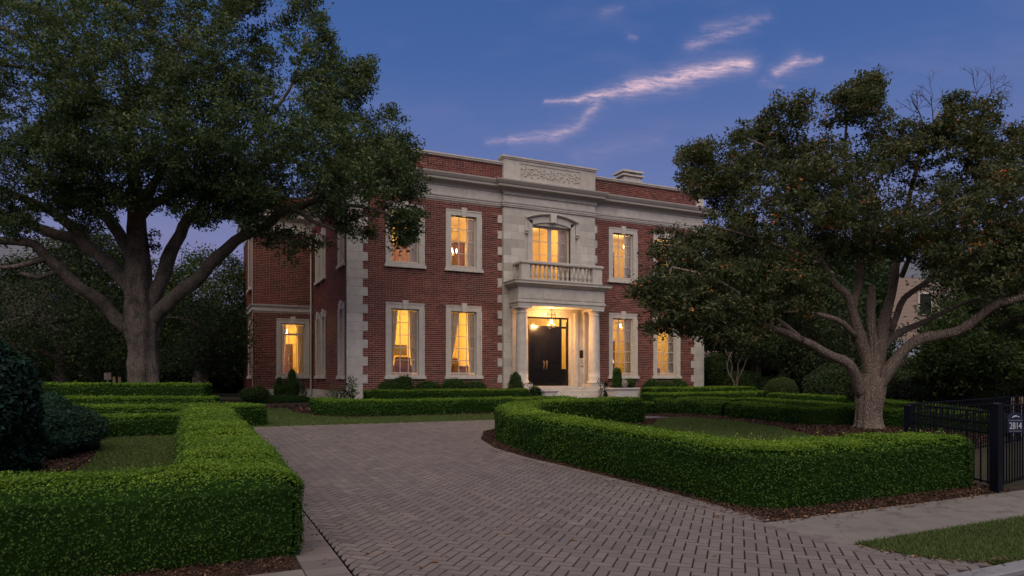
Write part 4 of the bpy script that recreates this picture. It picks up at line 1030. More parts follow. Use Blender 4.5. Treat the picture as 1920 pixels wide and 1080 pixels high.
lamp_light(lan, (lx, ly, lz + .02), 230, .07, (1, .50, .18))

# ---- rooms behind the lit windows
def room(x0, x1, y0, y1, z0, z1, name='room', mat='plaster'):
    m_ = MB()
    m_.box(x0 - .1, x0, y0, y1, z0, z1); m_.box(x1, x1 + .1, y0, y1, z0, z1); m_.box(x0 - .1, x1 + .1, y1, y1 + .1, z0, z1)
    r = m_.build('room_wall', mat, house)
    m_ = MB(); m_.box(x0 - .1, x1 + .1, y0, y1 + .1, z1, z1 + .08); m_.build('room_ceiling', 'ceiling', r)
    m_ = MB(); m_.box(x0 - .1, x1 + .1, y0, y1 + .1, z0 - .08, z0); m_.build('room_floor', 'floorw', r)
    m_ = MB(); m_.box(x0, x1, y1 - .05, y1 - .002, z1 - .35, z1 - .25); m_.box(x0, x1, y1 - .03, y1 - .002, z0 + .9, z0 + .96); m_.box(x0, x1, y1 - .04, y1 - .002, z0, z0 + .16); m_.build('moulding', 'sash', r); return r
IY = BF + .302
room(6.4, 12.3, IY, 32.2, 1.15, 4.95); room(17.6, 23.4, IY, 32.2, 1.15, 4.95)
room(6.4, 12.3, IY, 32.0, 5.7, 9.2); room(17.6, 23.4, IY, 32.0, 5.7, 9.2)
room(12.9, 16.9, DP + .1, 33.0, 1.15, 5.2); room(12.9, 16.9, BYF + .442, 32.0, 5.7, 9.1)
room(3.3, 5.6, SB + .302, 39.5, 1.15, 4.7)

def chandelier(x, y, z, label, power, arms=6, r=.32, drop=.6):
    t = thing('chandelier', (x, y, z), label, 'chandelier')
    m_ = MB(); m_.tube([(x, y, z + drop), (x, y, z)], .012, 6); m_.lathe(x, y, [(.02, z - .15), (.05, z - .05), (.03, z + .05), (.045, z + .12), (.01, z + .2)], 10)
    for k in range(arms):
        a = 2 * math.pi * k / arms; c, s = math.cos(a), math.sin(a); m_.tube([(x + .04 * c, y + .04 * s, z - .02), (x + r * .5 * c, y + r * .5 * s, z - .1), (x + r * c, y + r * s, z + .02)], .01, 5)
    m_.build('arms', 'brass', t)
    for k in range(arms):
        a = 2 * math.pi * k / arms; m_ = MB(); m_.lathe(x + r * math.cos(a), y + r * math.sin(a), [(.012, z + .02), (.012, z + .08), (.026, z + .11), (.022, z + .15), (.003, z + .2)], 8); m_.build('candle_bulb', 'flame', t, smooth=True)
    lamp_light(t, (x, y, z + .22), power, .12); return t
def table_lamp(x, y, z, label, power=0):
    t = thing('table_lamp', (x, y, z), label, 'table lamp')
    m_ = MB(); m_.lathe(x, y, [(.07, z), (.07, z + .02), (.02, z + .04), (.05, z + .14), (.05, z + .22), (.015, z + .3), (.012, z + .36)], 12); m_.build('base', 'brass', t, smooth=True)
    m_ = MB(); m_.lathe(x, y, [(.17, z + .33), (.12, z + .58)], 16); m_.f = m_.f[:16]; m_.t = m_.t[:16]; m_.build('lamp_shade', 'shade', t, smooth=True)
    if power: lamp_light(t, (x, y, z + .66), power, .05)
    return t
def side_table(x, y, z, h, label, w=.5):
    t = thing('side_table', (x, y, z), label, 'table'); m_ = MB(); m_.box(x - w / 2, x + w / 2, y - .22, y + .22, z + h - .04, z + h); m_.build('table_top', 'woodf', t)
    for a in (-1, 1):
        for b in (-1, 1): m_ = MB(); m_.tube([(x + a * (w / 2 - .04), y + b * .17, z), (x + a * (w / 2 - .04), y + b * .17, z + h - .04)], .02, 6); m_.build('leg', 'woodf', t)
def armchair(x, y, z, rz, label, mat='brown'):
    t = thing('armchair', (x, y, z), label, 'armchair', None, rz)
    def p(nm, m2, mm): m2.build(nm, mm, t, local=True)
    m_ = MB(); m_.box(-.36, .36, -.36, .36, .14, .44, .5, .04); p('seat', m_, mat)
    m_ = MB(); m_.box(-.36, .36, .24, .42, .441, 1.0, .5, .06); p('backrest', m_, mat)
    for s in (-1, 1):
        m_ = MB(); a, b = sorted((s * .365, s * .48)); m_.box(a, b, -.36, .40, .14, .64, .5, .04); p('armrest', m_, mat)
    m_ = MB(); m_.box(-.26, .26, .08, .235, .445, .80, .5, .05); p('cushion', m_, 'cushion')
    for a in (-.3, .3):
        for b in (-.28, .3): m_ = MB(); m_.tube([(a, b, 0), (a, b, .14)], .025, 6); p('leg', m_, 'woodf')
def picture(x, y, z, w, h, label):
    t = thing('framed_picture', (x, y, z), label, 'picture'); m_ = MB()
    for a, b, c, d in ((x - w / 2, x + w / 2, z, z + .05), (x - w / 2, x + w / 2, z + h - .05, z + h), (x - w / 2, x - w / 2 + .05, z + .05, z + h - .05), (x + w / 2 - .05, x + w / 2, z + .05, z + h - .05)): m_.box(a, b, y - .04, y, c, d)
    m_.build('frame', 'woodf', t); m_ = MB(); m_.box(x - w / 2 + .05, x + w / 2 - .05, y - .015, y - .005, z + .05, z + h - .05); m_.build('print', 'art', t)
FL = 1.15
armchair(8.35, 29.0, FL + .32, R(200), 'brown armchair with olive cushion behind the lower window by the left corner'); picture(9.3, 32.195, FL + 1.5, .8, .5, 'small framed picture on the wall behind the lower left corner window')
armchair(11.0, 28.9, FL + .32, R(20), 'brown leather armchair seen from behind in the window left of the stone bay')
side_table(10.5, 28.6, FL, .95, 'dark side table with lamp in the lower window left of the bay'); table_lamp(10.5, 28.6, FL + .95, 'small lit table lamp in the lower window left of the bay')
chandelier(10.6, 29.8, 3.2, 'small chandelier with bright bulbs in the lower window left of the bay', 120, 5, .28, 1.75)
chandelier(8.2, 30.2, 4.4, 'chandelier high in the room of the lower window by the left corner', 85, 5, .3, .55)
chandelier(10.75, 29.0, 7.2, 'candle chandelier in the upper window left of the stone bay', 105, 8, .34, 2.0)
chandelier(8.2, 30.0, 8.3, 'chandelier in the upper corner window behind the oak leaves', 90, 5, .3, .9)
side_table(19.0, 28.6, FL, .8, 'dark console table in the lower window right of the porch', .9); table_lamp(19.2, 28.6, FL + .8, 'lit lamp with pale shade in the lower window right of the porch', 35)
picture(19.9, 32.195, FL + 1.2, 1.3, 1.1, 'large dark framed painting in the room right of the porch'); chandelier(21.0, 29.8, 4.2, 'brass chandelier in the right hand ground floor room', 85, 6, .35, .7)
armchair(21.7, 28.8, FL + .25, R(10), 'brown armchair in the ground floor window at the right end')
table_lamp(18.9, 28.4, 6.95, 'tall lit lamp in the upper window right of the stone bay', 40); side_table(18.9, 28.4, 5.7, 1.25, 'narrow dark stand in the upper window right of the bay'); picture(19.7, 31.995, 7.4, 1.2, 1.2, 'dark framed picture in the upper room right of the bay')
chandelier(21.2, 29.8, 8.4, 'chandelier in the upper right corner room', 70, 5, .3, .75)
chandelier(14.9, 30.0, 8.35, 'chandelier in the room behind the balcony', 105, 6, .3, .7)
chandelier(14.9, 30.0, 4.3, 'chandelier in the entrance hall above the black doors', 110, 6, .3, .85)
side_table(4.6, 36.6, FL, .75, 'round topped table inside the wing window', .7); chandelier(4.5, 37.4, 3.9, 'chandelier in the ground floor room of the left wing', 90, 5, .25, .75); table_lamp(4.35, 36.6, FL + .75, 'lit lamp on the table inside the wing window', 10)
def cabinet(x, y, z, w, h, label):
    t = thing('cabinet', (x, y, z), label, 'cabinet'); m_ = MB(); m_.box(x - w / 2, x + w / 2, y - .2, y + .2, z, z + h); m_.box(x - w / 2 - .03, x + w / 2 + .03, y - .23, y + .23, z + h, z + h + .05); m_.build('body', 'woodf', t)
    for k in (-1, 1): m_ = MB(); m_.box(x + k * w / 4 - w / 4 + .03, x + k * w / 4 + w / 4 - .03, y - .215, y - .201, z + .08, z + h - .06); m_.build('door', 'brown', t)
cabinet(20.1, 30.6, 5.7, 1.1, 2.5, 'tall dark cabinet in the upper room right of the bay')
cabinet(22.2, 30.4, FL, 1.0, 2.0, 'dark cabinet seen through the rightmost ground floor window')
cabinet(9.4, 31.4, 5.7, 1.2, 2.1, 'dark cabinet in the upper room by the left house corner'); cabinet(12.0, 31.2, 5.7, .5, 2.4, 'narrow dark cabinet in the upper window left of the bay')
cabinet(20.0, 30.4, FL, 1.1, 2.3, 'tall dark cabinet in the ground floor room right of the porch')
picture(11.6, 32.195, FL + 1.6, .7, .9, 'small framed picture in the lower room left of the bay'); picture(14.9, 31.995, 7.0, 1.0, .8, 'framed picture on the wall behind the balcony window')
m_ = MB(); m_.box(4.5, 5.3, 39.4, 39.49, 1.15, 3.4); o = m_.build('interior_door', 'woodf', house)

# ------------------------------------------------------------------ hedges
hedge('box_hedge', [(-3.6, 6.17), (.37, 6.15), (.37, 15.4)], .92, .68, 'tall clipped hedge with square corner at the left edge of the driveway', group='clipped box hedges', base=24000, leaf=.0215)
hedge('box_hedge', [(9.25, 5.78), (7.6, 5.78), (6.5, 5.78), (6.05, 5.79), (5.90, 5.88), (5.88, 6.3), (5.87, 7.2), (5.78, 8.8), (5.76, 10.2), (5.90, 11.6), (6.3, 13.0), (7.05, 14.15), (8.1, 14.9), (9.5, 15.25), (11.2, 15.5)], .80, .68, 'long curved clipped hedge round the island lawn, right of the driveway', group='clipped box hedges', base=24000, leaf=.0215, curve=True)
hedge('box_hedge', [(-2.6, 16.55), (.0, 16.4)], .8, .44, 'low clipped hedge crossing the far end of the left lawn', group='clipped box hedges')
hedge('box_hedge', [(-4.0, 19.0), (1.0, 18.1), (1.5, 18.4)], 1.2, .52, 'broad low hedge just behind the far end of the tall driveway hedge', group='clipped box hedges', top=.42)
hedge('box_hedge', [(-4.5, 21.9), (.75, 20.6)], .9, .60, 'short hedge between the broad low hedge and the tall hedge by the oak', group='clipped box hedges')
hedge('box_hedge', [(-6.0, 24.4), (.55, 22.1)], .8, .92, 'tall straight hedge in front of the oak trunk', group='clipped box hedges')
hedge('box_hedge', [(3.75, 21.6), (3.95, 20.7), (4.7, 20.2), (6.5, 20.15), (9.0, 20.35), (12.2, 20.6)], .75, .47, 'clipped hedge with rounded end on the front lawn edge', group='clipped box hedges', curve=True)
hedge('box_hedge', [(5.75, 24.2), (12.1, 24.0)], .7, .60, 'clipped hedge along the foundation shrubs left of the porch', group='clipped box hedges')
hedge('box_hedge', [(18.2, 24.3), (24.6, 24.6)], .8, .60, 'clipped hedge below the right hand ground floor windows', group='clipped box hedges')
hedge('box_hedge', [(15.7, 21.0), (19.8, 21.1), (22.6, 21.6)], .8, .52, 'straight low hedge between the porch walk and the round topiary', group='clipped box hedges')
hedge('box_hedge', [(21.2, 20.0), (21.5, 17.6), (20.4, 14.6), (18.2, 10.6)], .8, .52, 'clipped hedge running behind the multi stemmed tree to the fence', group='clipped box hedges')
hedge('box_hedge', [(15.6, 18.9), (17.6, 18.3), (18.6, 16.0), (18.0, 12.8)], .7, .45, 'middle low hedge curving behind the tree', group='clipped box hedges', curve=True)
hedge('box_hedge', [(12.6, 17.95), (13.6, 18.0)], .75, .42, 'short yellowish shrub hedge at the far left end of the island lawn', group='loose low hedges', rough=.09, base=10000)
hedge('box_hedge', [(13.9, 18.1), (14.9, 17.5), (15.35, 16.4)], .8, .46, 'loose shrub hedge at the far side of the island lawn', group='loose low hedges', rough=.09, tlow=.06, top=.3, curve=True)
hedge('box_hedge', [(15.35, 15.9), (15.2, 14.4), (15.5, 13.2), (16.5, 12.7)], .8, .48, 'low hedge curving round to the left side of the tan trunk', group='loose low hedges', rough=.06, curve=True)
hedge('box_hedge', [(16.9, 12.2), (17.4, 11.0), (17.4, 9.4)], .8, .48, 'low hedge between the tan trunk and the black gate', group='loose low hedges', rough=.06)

# ------------------------------------------------------------------ trees
def limb_path(pts, step=.35):
    P = [(*at(u, v, Y), r * Y / F * (.88 if r < 17 else .97)) for u, v, r, Y in pts]
    S = smooth_path(P, step); off = random.uniform(0, 50)
    for i, q in enumerate(S):
        f = min(1, i / 6) * min(1.0, 1.2 * q[3] + .03); w = Vector((q[0] * 1.3 + off, q[1] * 1.3, q[2] * 1.3))
        q[:3] += np.array(noise.noise_vector(w)) * f * (.12 if P[0][3] > .35 else .42); q[3] *= 1 + .16 * noise.noise(w * 1.7)
    return S
class Tree:
    def __init__(s, name, base, label, cat='tree', group=None, bark='oakbark'):
        s.root = thing(name, base, label, cat, group); s.bark = bark; s.nodes = []
    def limb(s, pts, name='branch', n=14, rough=.16, flute=.10, world=False):
        sp = smooth_path(pts, .3) if world else limb_path(pts)
        m_ = MB(); pp = [tuple(q[:3]) for q in sp]; rr = [float(max(.008, q[3])) for q in sp]
        m_.tube(pp, rr, n, .5, rough, flute); m_.build(name, s.bark, s.root, smooth=True)
        s.nodes += [(np.array(q[:3]), float(q[3])) for q in sp]
    def twigs(s, targets, k=1.0, r0=.022, name='twigs', bark='twig', n=4, sag=.12):
        N = [q[0] for q in s.nodes]; m_ = MB(); new = []; nn = len(N); cap_ = nn + 3 * len(targets)
        NA = np.zeros((cap_, 3)); RR = np.zeros(cap_); NA[:nn] = N; RR[:nn] = [q[1] for q in s.nodes]; T = np.asarray(targets)
        dm = np.array([np.linalg.norm(NA[:nn] - t, axis=1).min() for t in T])
        for tgt in T[np.argsort(dm)]:
            d = np.linalg.norm(NA[:nn] - tgt, axis=1) + RR[:nn] * 1.5
            i = int(np.argmin(d)); a = NA[i].copy(); L = np.linalg.norm(tgt - a)
            if L < .1: continue
            q = rng.normal(size=3) * L * .10
            m1 = a + (tgt - a) * .35 + q + np.array([0, 0, L * sag * .7]); m2 = a + (tgt - a) * .7 + q * .7 + np.array([0, 0, L * sag])
            r = min(max(RR[i] * .75, .006), r0 * (.5 + L * .5)); m_.tube([a, m1, m2, tgt], [r, r * .8, r * .6, r * .4], n, .5, cap=False)
            for pt, rad in ((m1, r * .8), (m2, r * .6), (tgt, r * .4)): NA[nn] = pt; RR[nn] = rad; nn += 1; new.append((pt, rad))
        if m_.v: m_.build(name, bark, s.root, kind='stuff')
        s.nodes += new
    def crown(s, P, leaf, mat, aspect=.5, up=.35, tone=None, name='crown', tri=False):
        n = len(P); N = nrm(rng.normal(size=(n, 3)) + np.array([0, 0, up * 2]))
        V, Q = leaf_geo(P, N, leaf, aspect, .4, tri=tri); tn = tone if tone is not None else rng.random(n) ** 1.3
        np_mesh(name, V, Q, tn, mat, s.root, kind='stuff')

def crown_clusters(poly, Yc, half, n, thr=-.12, fs=.45, edge=1.0, seed=0, zmin=None, tilt=0):
    """cluster centres filling the volume whose outline from the street is poly"""
    out = []; P = np.array(poly, float)
    lo, hi = P.min(0), P.max(0); tries = 0
    while len(out) < n and tries < 60:
        tries += 1
        q = rng.uniform(lo, hi, (n * 2, 2)); q = q[inside(poly, q[:, 0], q[:, 1])]; d = edge_dist(poly, q[:, 0], q[:, 1])
        th = np.minimum(half, (d / F * Yc) * 1.5 * edge + .25)
        Y = Yc + tilt * (q[:, 0] - U0) + rng.uniform(-1, 1, len(q)) * th
        for (u, v), y in zip(q, Y):
            p = at(u, v, y)
            if noise.noise(p * fs + Vector((seed, 0, 0))) + .45 * noise.noise(p * fs * 2.7) > thr: out.append(np.array(p))
    return np.array(out[:n])
def spray(C, per, r, flat=.6):
    C = np.asarray(C); n = len(C) * per; idx = np.repeat(np.arange(len(C)), per); ax = nrm(rng.normal(size=(len(C), 3)) + np.array([0, 0, .4]))[idx]
    rr = r * rng.uniform(.6, 1.3, len(C))[idx][:, None]
    o = nrm(rng.normal(size=(n, 3))) * rng.random((n, 1)) ** .5 * rr; o[:, 2] *= flat; o += ax * (o * ax).sum(1, keepdims=True) * .7; return C[idx] + o

# --- the big oak on the left
YO = 24.0
oak = Tree('oak_tree', at(270, 770, YO), 'huge spreading oak with thick limbs on the left lawn, its crown reaching the house', 'tree')
oak.limb([(269, 772, 38, YO), (270, 745, 32, YO), (270, 722, 29.5, YO), (268, 680, 28, YO), (267, 640, 29, YO), (266, 605, 31, YO), (264, 575, 27, YO), (262, 540, 24, YO), (261, 500, 21, YO), (259, 455, 19, YO), (257, 410, 16, YO), (254, 360, 13, YO), (246, 300, 10, YO), (240, 220, 7, YO), (236, 120, 4, YO)], 'trunk', 40, .16, .22)
oak.limb([(262, 628, 13, YO), (236, 613, 15, 23.8), (205, 583, 14, 23.5), (173, 553, 13, 23), (127, 520, 12, 22.5), (88, 482, 11, 22), (66, 455, 9, 21.7), (30, 452, 8, 21.3), (-20, 448, 7, 21), (-80, 430, 5, 20.5)])
oak.limb([(88, 485, 7, 22), (60, 492, 6, 21.6), (25, 500, 5, 21.2), (-20, 502, 4, 21)])
oak.limb([(127, 522, 7, 22.5), (105, 508, 6, 22.2), (75, 520, 5, 22), (40, 512, 3, 22)])
oak.limb([(256, 560, 12, YO), (237, 532, 15, 24), (200, 490, 15, 24.3), (157, 453, 14, 24.6), (100, 437, 11, 25), (33, 410, 9, 25.2), (-50, 380, 6, 25.5)])
oak.limb([(165, 460, 11, 24.6), (148, 436, 12, 24.4), (107, 403, 10, 24), (73, 385, 9, 23.5), (15, 360, 7, 23), (-50, 330, 5, 22.5)])
oak.limb([(252, 500, 10, YO), (236, 463, 12, 24), (214, 423, 11, 24.4), (187, 400, 10, 24.8), (150, 378, 9, 25), (110, 352, 7, 25), (50, 310, 5, 25)])
oak.limb([(258, 440, 9, YO), (264, 395, 11, 23.6), (285, 345, 10, 23.2), (306, 312, 9, 22.8), (322, 250, 7, 22.5), (335, 160, 5, 22), (350, 60, 3, 22)])
oak.limb([(264, 410, 8, YO), (286, 384, 9, 23.6), (318, 366, 9, 23.2), (347, 350, 8, 22.8), (400, 322, 6, 22.3), (470, 260, 4.5, 22), (540, 170, 3, 22), (580, 60, 2, 22)])
oak.limb([(278, 585, 13, YO), (290, 547, 14, 24.1), (307, 508, 14, 24.3), (321, 472, 13, 24.5), (336, 440, 12, 24.7), (352, 412, 11, 24.8), (385, 378, 9, 24.8), (440, 345, 7, 24.7), (510, 300, 5, 24.4), (600, 230, 3.5, 24), (670, 150, 2, 24)])
oak.limb([(276, 612, 15, YO), (296, 588, 15, 23.9), (333, 557, 14, 23.7), (383, 513, 13, 23.4), (413, 478, 12, 23.1), (443, 450, 11.5, 22.8), (493, 427, 10.5, 22.4), (525, 402, 9, 22.1), (565, 385, 8, 21.9), (620, 366, 6, 21.7), (690, 345, 4, 21.5), (760, 320, 2, 21.3)])
oak.limb([(545, 395, 6, 22), (566, 398, 5.5, 21.8), (585, 415, 5, 21.6), (612, 425, 4, 21.5), (640, 432, 3, 21.4), (665, 425, 2, 21.3)])
oak.limb([(600, 372, 5, 21.8), (650, 384, 4, 21.6), (700, 392, 3, 21.4), (745, 415, 2, 21.2)])
oak.limb([(250, 330, 8, YO), (225, 260, 7, 23.8), (190, 190, 7, 23.4), (160, 165, 6.5, 23.1), (105, 118, 6, 22.8), (50, 75, 5, 22.4), (0, 52, 4, 22), (-60, 20, 3, 22)])
oak.limb([(196, 195, 6, 23.4), (150, 192, 6, 23), (105, 160, 5, 22.7), (60, 128, 4.5, 22.4), (0, 122, 3.5, 22)])
oak.limb([(185, 180, 5, 23.4), (150, 110, 4, 23.5), (115, 45, 3.5, 23.5), (80, -10, 3, 23.5)])
oak.limb([(240, 250, 5, YO), (275, 170, 5, 24.5), (320, 100, 4, 25), (380, 30, 3, 25)])
OAKP = [(-160, -90), (430, -90), (500, -60), (500, 8), (520, 40), (545, 28), (556, -6), (602, -2), (614, 30), (622, 70), (628, 100), (650, 118), (672, 110), (706, 112), (692, 140), (694, 172), (672, 196), (684, 222), (714, 208), (738, 202), (756, 222), (768, 232), (792, 250), (784, 290), (788, 330), (806, 368), (802, 400), (775, 420), (735, 418), (700, 436), (655, 430), (610, 414), (560, 404), (512, 404), (470, 412), (415, 412), (372, 390), (330, 396), (300, 392), (270, 366), (240, 386), (205, 392), (175, 388), (130, 392), (95, 384), (60, 402), (20, 416), (-160, 440)]
CO = crown_clusters(OAKP, 22.8, 4.0, 3900, thr=-.05, fs=.5, seed=3)
CO2 = crown_clusters([(120, 180), (420, 120), (640, 200), (730, 260), (780, 330), (790, 400), (690, 420), (560, 400), (430, 370), (300, 330), (180, 330), (60, 360), (20, 280)], 20.5, 2.0, 900, thr=-.16, fs=.5, seed=9)
CO3 = np.concatenate([crown_clusters(p_, y_, .6, n_, thr=-.5) for p_, y_, n_ in (
    ([(90, 340), (480, 330), (500, 400), (470, 432), (420, 410), (380, 430), (350, 400), (300, 402), (250, 395), (200, 410), (150, 396), (100, 410)], 21.3, 190), ([(735, 395), (790, 400), (778, 440), (768, 462), (748, 470), (738, 440)], 21.0, 60), ([(470, 425), (560, 430), (612, 452), (600, 480), (560, 470), (540, 500), (520, 498), (500, 460), (470, 450)], 21.8, 42),
    ([(360, 395), (400, 400), (395, 420), (380, 435), (360, 420)], 22.5, 14), ([(0, 405), (60, 400), (70, 430), (30, 455), (0, 462)], 21.5, 34), ([(130, 395), (190, 400), (200, 430), (170, 440), (140, 425)], 23, 16), ([(640, 425), (700, 432), (690, 446), (650, 440)], 21.3, 14), ([(280, 430), (300, 440), (296, 470), (282, 465)], 24, 5))])
sec = CO[rng.choice(len(CO), 260, replace=False)]
oak.twigs(sec, r0=.045, n=5, name='small_branches', bark='oakbark'); sec2 = np.concatenate([CO[::3], CO2[::2], CO3])
oak.twigs(sec2, r0=.012, n=3)
PO = spray(np.concatenate([CO, CO2, CO3]), 50, .31, .6)
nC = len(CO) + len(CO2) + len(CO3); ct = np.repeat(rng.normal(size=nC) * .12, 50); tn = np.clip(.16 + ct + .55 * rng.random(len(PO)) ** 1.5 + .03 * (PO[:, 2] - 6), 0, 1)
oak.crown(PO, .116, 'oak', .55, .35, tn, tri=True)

for _k in range(16):
    _i = random.randrange(len(oak.nodes)); _n, _r = oak.nodes[_i]
    if _n[2] < 6 or _r < .05: continue
    _d = nrm(rng.normal(size=3) + np.array([0, 0, .5])); _m = _n + _d * .7 + rng.normal(size=3) * .15; oak.limb([(*_n, _r * .4), (*_m, _r * .3), (*(_m + _d * .8 + rng.normal(size=3) * .2), _r * .12)], 'branch', 6, .1, world=True)
# --- multi-stemmed tree on the right
YR = 17.5
myr = Tree('broadleaf_tree', at(1628, 806, YR), 'multi stemmed tan barked tree with reddening leaves in the right bed', 'tree', bark='mybark')
myr.limb([(1628, 812, 36, YR), (1628, 800, 28, YR), (1628, 785, 24, YR), (1629, 750, 23.5, YR), (1631, 722, 24, YR), (1636, 700, 20, YR), (1639, 672, 15, YR), (1639, 645, 10, YR), (1633, 607, 8, YR), (1634, 560, 8, YR), (1636, 535, 6, YR)], 'trunk', 40, .13, .30)
myr.limb([(1618, 745, 12, YR), (1606, 712, 13, 17.3), (1594, 688, 11, 17.1), (1578, 675, 10.5, 17), (1542, 657, 9.5, 16.7), (1504, 638, 8.5, 16.4), (1473, 623, 8, 16.1), (1430, 606, 6, 15.8), (1370, 590, 4, 15.5), (1290, 560, 2.5, 15.2)])
myr.limb([(1636, 722, 13, YR), (1630, 688, 13, 17.4), (1618, 650, 12, 17.4), (1607, 619, 11, 17.3), (1594, 577, 10, 17.2), (1584, 549, 9, 17.1), (1568, 536, 8, 17), (1540, 492, 7, 16.8), (1512, 450, 6, 16.6), (1480, 380, 4.5, 16.5), (1450, 290, 3, 16.5), (1400, 260, 2, 16.5)])
myr.limb([(1597, 590, 7, 17.2), (1605, 552, 7, 17.4), (1614, 518, 6.5, 17.6), (1610, 480, 6, 17.7), (1600, 400, 5, 17.8), (1585, 300, 3.5, 17.9), (1590, 200, 2.2, 18), (1605, 150, 1.4, 18)])
myr.limb([(1604, 632, 6, 17.3), (1580, 606, 6, 17), (1550, 594, 5.5, 16.7), (1520, 585, 4.5, 16.4), (1470, 585, 3, 16)])
myr.limb([(1644, 715, 11, YR), (1650, 670, 12, 17.6), (1655, 620, 11, 17.8), (1663, 572, 10, 18), (1676, 520, 8.5, 18.2), (1683, 478, 7, 18.3), (1700, 400, 5, 18.4), (1722, 300, 3.5, 18.4), (1760, 210, 2.2, 18.4)])
myr.limb([(1654, 655, 8, 17.7), (1672, 636, 8, 17.9), (1700, 618, 7, 18.1), (1735, 602, 6, 18.3), (1770, 585, 4, 18.5), (1830, 560, 3, 18.6)])
myr.limb([(1672, 620, 6, 17.9), (1682, 590, 6.5, 18), (1696, 560, 6, 18.1), (1722, 538, 5.5, 18.2), (1766, 511, 4.5, 18.3), (1820, 480, 3, 18.4), (1880, 430, 2, 18.4)])
myr.limb([(1636, 742, 10, YR), (1656, 712, 13, 17.3), (1674, 680, 12.5, 17.1), (1700, 652, 11, 16.9), (1739, 632, 10.5, 16.6), (1797, 621, 9.5, 16.2), (1835, 592, 8.5, 15.9), (1874, 567, 8, 15.6), (1920, 557, 7, 15.3), (2000, 520, 5, 15)])
myr.limb([(1797, 440, 2, 16.4), (1760, 375, 3.5, 16.8), (1740, 400, 3.5, 17), (1700, 420, 5, 17.6), (1690, 450, 5, 18)])
myr.limb([(1900, 340, 2.5, 15.5), (1850, 368, 4, 15.9), (1800, 374, 4.5, 16.3), (1750, 410, 5, 16.9), (1712, 470, 5, 17.6), (1690, 520, 5, 18)])
myr.limb([(1504, 638, 6, 16.4), (1460, 600, 5, 16.0), (1400, 560, 4, 15.7), (1330, 520, 3, 15.4), (1260, 500, 2, 15.2)])
myr.limb([(1540, 492, 5, 16.8), (1480, 470, 4, 16.2), (1400, 440, 3, 15.8), (1320, 420, 2, 15.6)])
myr.limb([(1340, 575, 3, 15.4), (1290, 585, 2, 15.2), (1240, 600, 1.5, 15.1)])
myr.limb([(1630, 500, 5, 17.8), (1636, 430, 4.5, 17.5), (1645, 385, 4, 17.3), (1620, 330, 3, 17.2), (1560, 260, 2, 17)])
MYP = [(1186, 552), (1200, 518), (1232, 505), (1222, 474), (1240, 436), (1288, 412), (1330, 392), (1322, 360), (1300, 345), (1284, 352), (1282, 325), (1310, 312), (1276, 300), (1297, 268), (1328, 268), (1351, 283), (1359, 255), (1382, 242), (1413, 240), (1437, 222), (1448, 232), (1450, 250), (1478, 262), (1512, 232), (1553, 228), (1580, 200), (1572, 176), (1600, 150), (1640, 142), (1660, 176), (1650, 205), (1682, 214), (1705, 209), (1730, 240), (1770, 225), (1787, 175), (1840, 168), (1868, 205), (1850, 250), (1880, 260), (1905, 240), (2060, 230), (2060, 600), (1930, 560), (1880, 520), (1830, 545), (1780, 500), (1725, 505), (1690, 480), (1640, 500), (1600, 520), (1560, 505), (1535, 560), (1490, 580), (1440, 612), (1400, 600), (1350, 622), (1312, 640), (1290, 604), (1256, 596), (1222, 572)]
CM = crown_clusters(MYP, 16.9, 2.3, 3000, thr=-.07, fs=.85, seed=5)
CM = np.concatenate([CM] + [crown_clusters(p_, y_, .5, n_, thr=-.5) for p_, y_, n_ in (
    ([(1230, 540), (1320, 500), (1440, 490), (1540, 520), (1560, 560), (1500, 600), (1440, 632), (1380, 640), (1330, 632), (1240, 596)], 15.0, 230), ([(1740, 420), (1990, 400), (1990, 590), (1900, 545), (1830, 560), (1780, 540), (1740, 520)], 15.4, 170), ([(1440, 184), (1465, 175), (1480, 186), (1498, 168), (1518, 190), (1514, 218), (1490, 222), (1478, 212), (1455, 208)], 16.5, 24), ([(1566, 175), (1596, 140), (1612, 134), (1655, 136), (1660, 180), (1640, 205), (1600, 200)], 17.8, 18), ([(1555, 185), (1590, 165), (1665, 175), (1700, 240), (1640, 280), (1545, 260)], 17.4, 50), ([(1440, 205), (1500, 200), (1540, 250), (1440, 260)], 16.7, 22), ([(1225, 520), (1340, 400), (1420, 380), (1440, 440), (1300, 520)], 15.8, 40),
    ([(1275, 305), (1296, 268), (1345, 275), (1330, 290), (1300, 300)], 16, 16), ([(1278, 350), (1290, 330), (1330, 325), (1325, 360), (1300, 365)], 16, 20),
    ([(1214, 628), (1228, 598), (1262, 592), (1300, 620), (1296, 634), (1262, 612), (1240, 622)], 15.4, 30), ([(1184, 558), (1196, 530), (1240, 520), (1240, 560), (1210, 570)], 15.2, 36),
    ([(1470, 590), (1600, 560), (1600, 600), (1520, 640), (1440, 625)], 18.8, 60), ([(1810, 560), (1950, 590), (1950, 640), (1860, 620)], 18.5, 40))])
myr.twigs(CM[rng.choice(len(CM), 230, replace=False)], r0=.024, n=5, name='small_branches', bark='mybark'); myr.twigs(CM[::3], r0=.008, n=3)
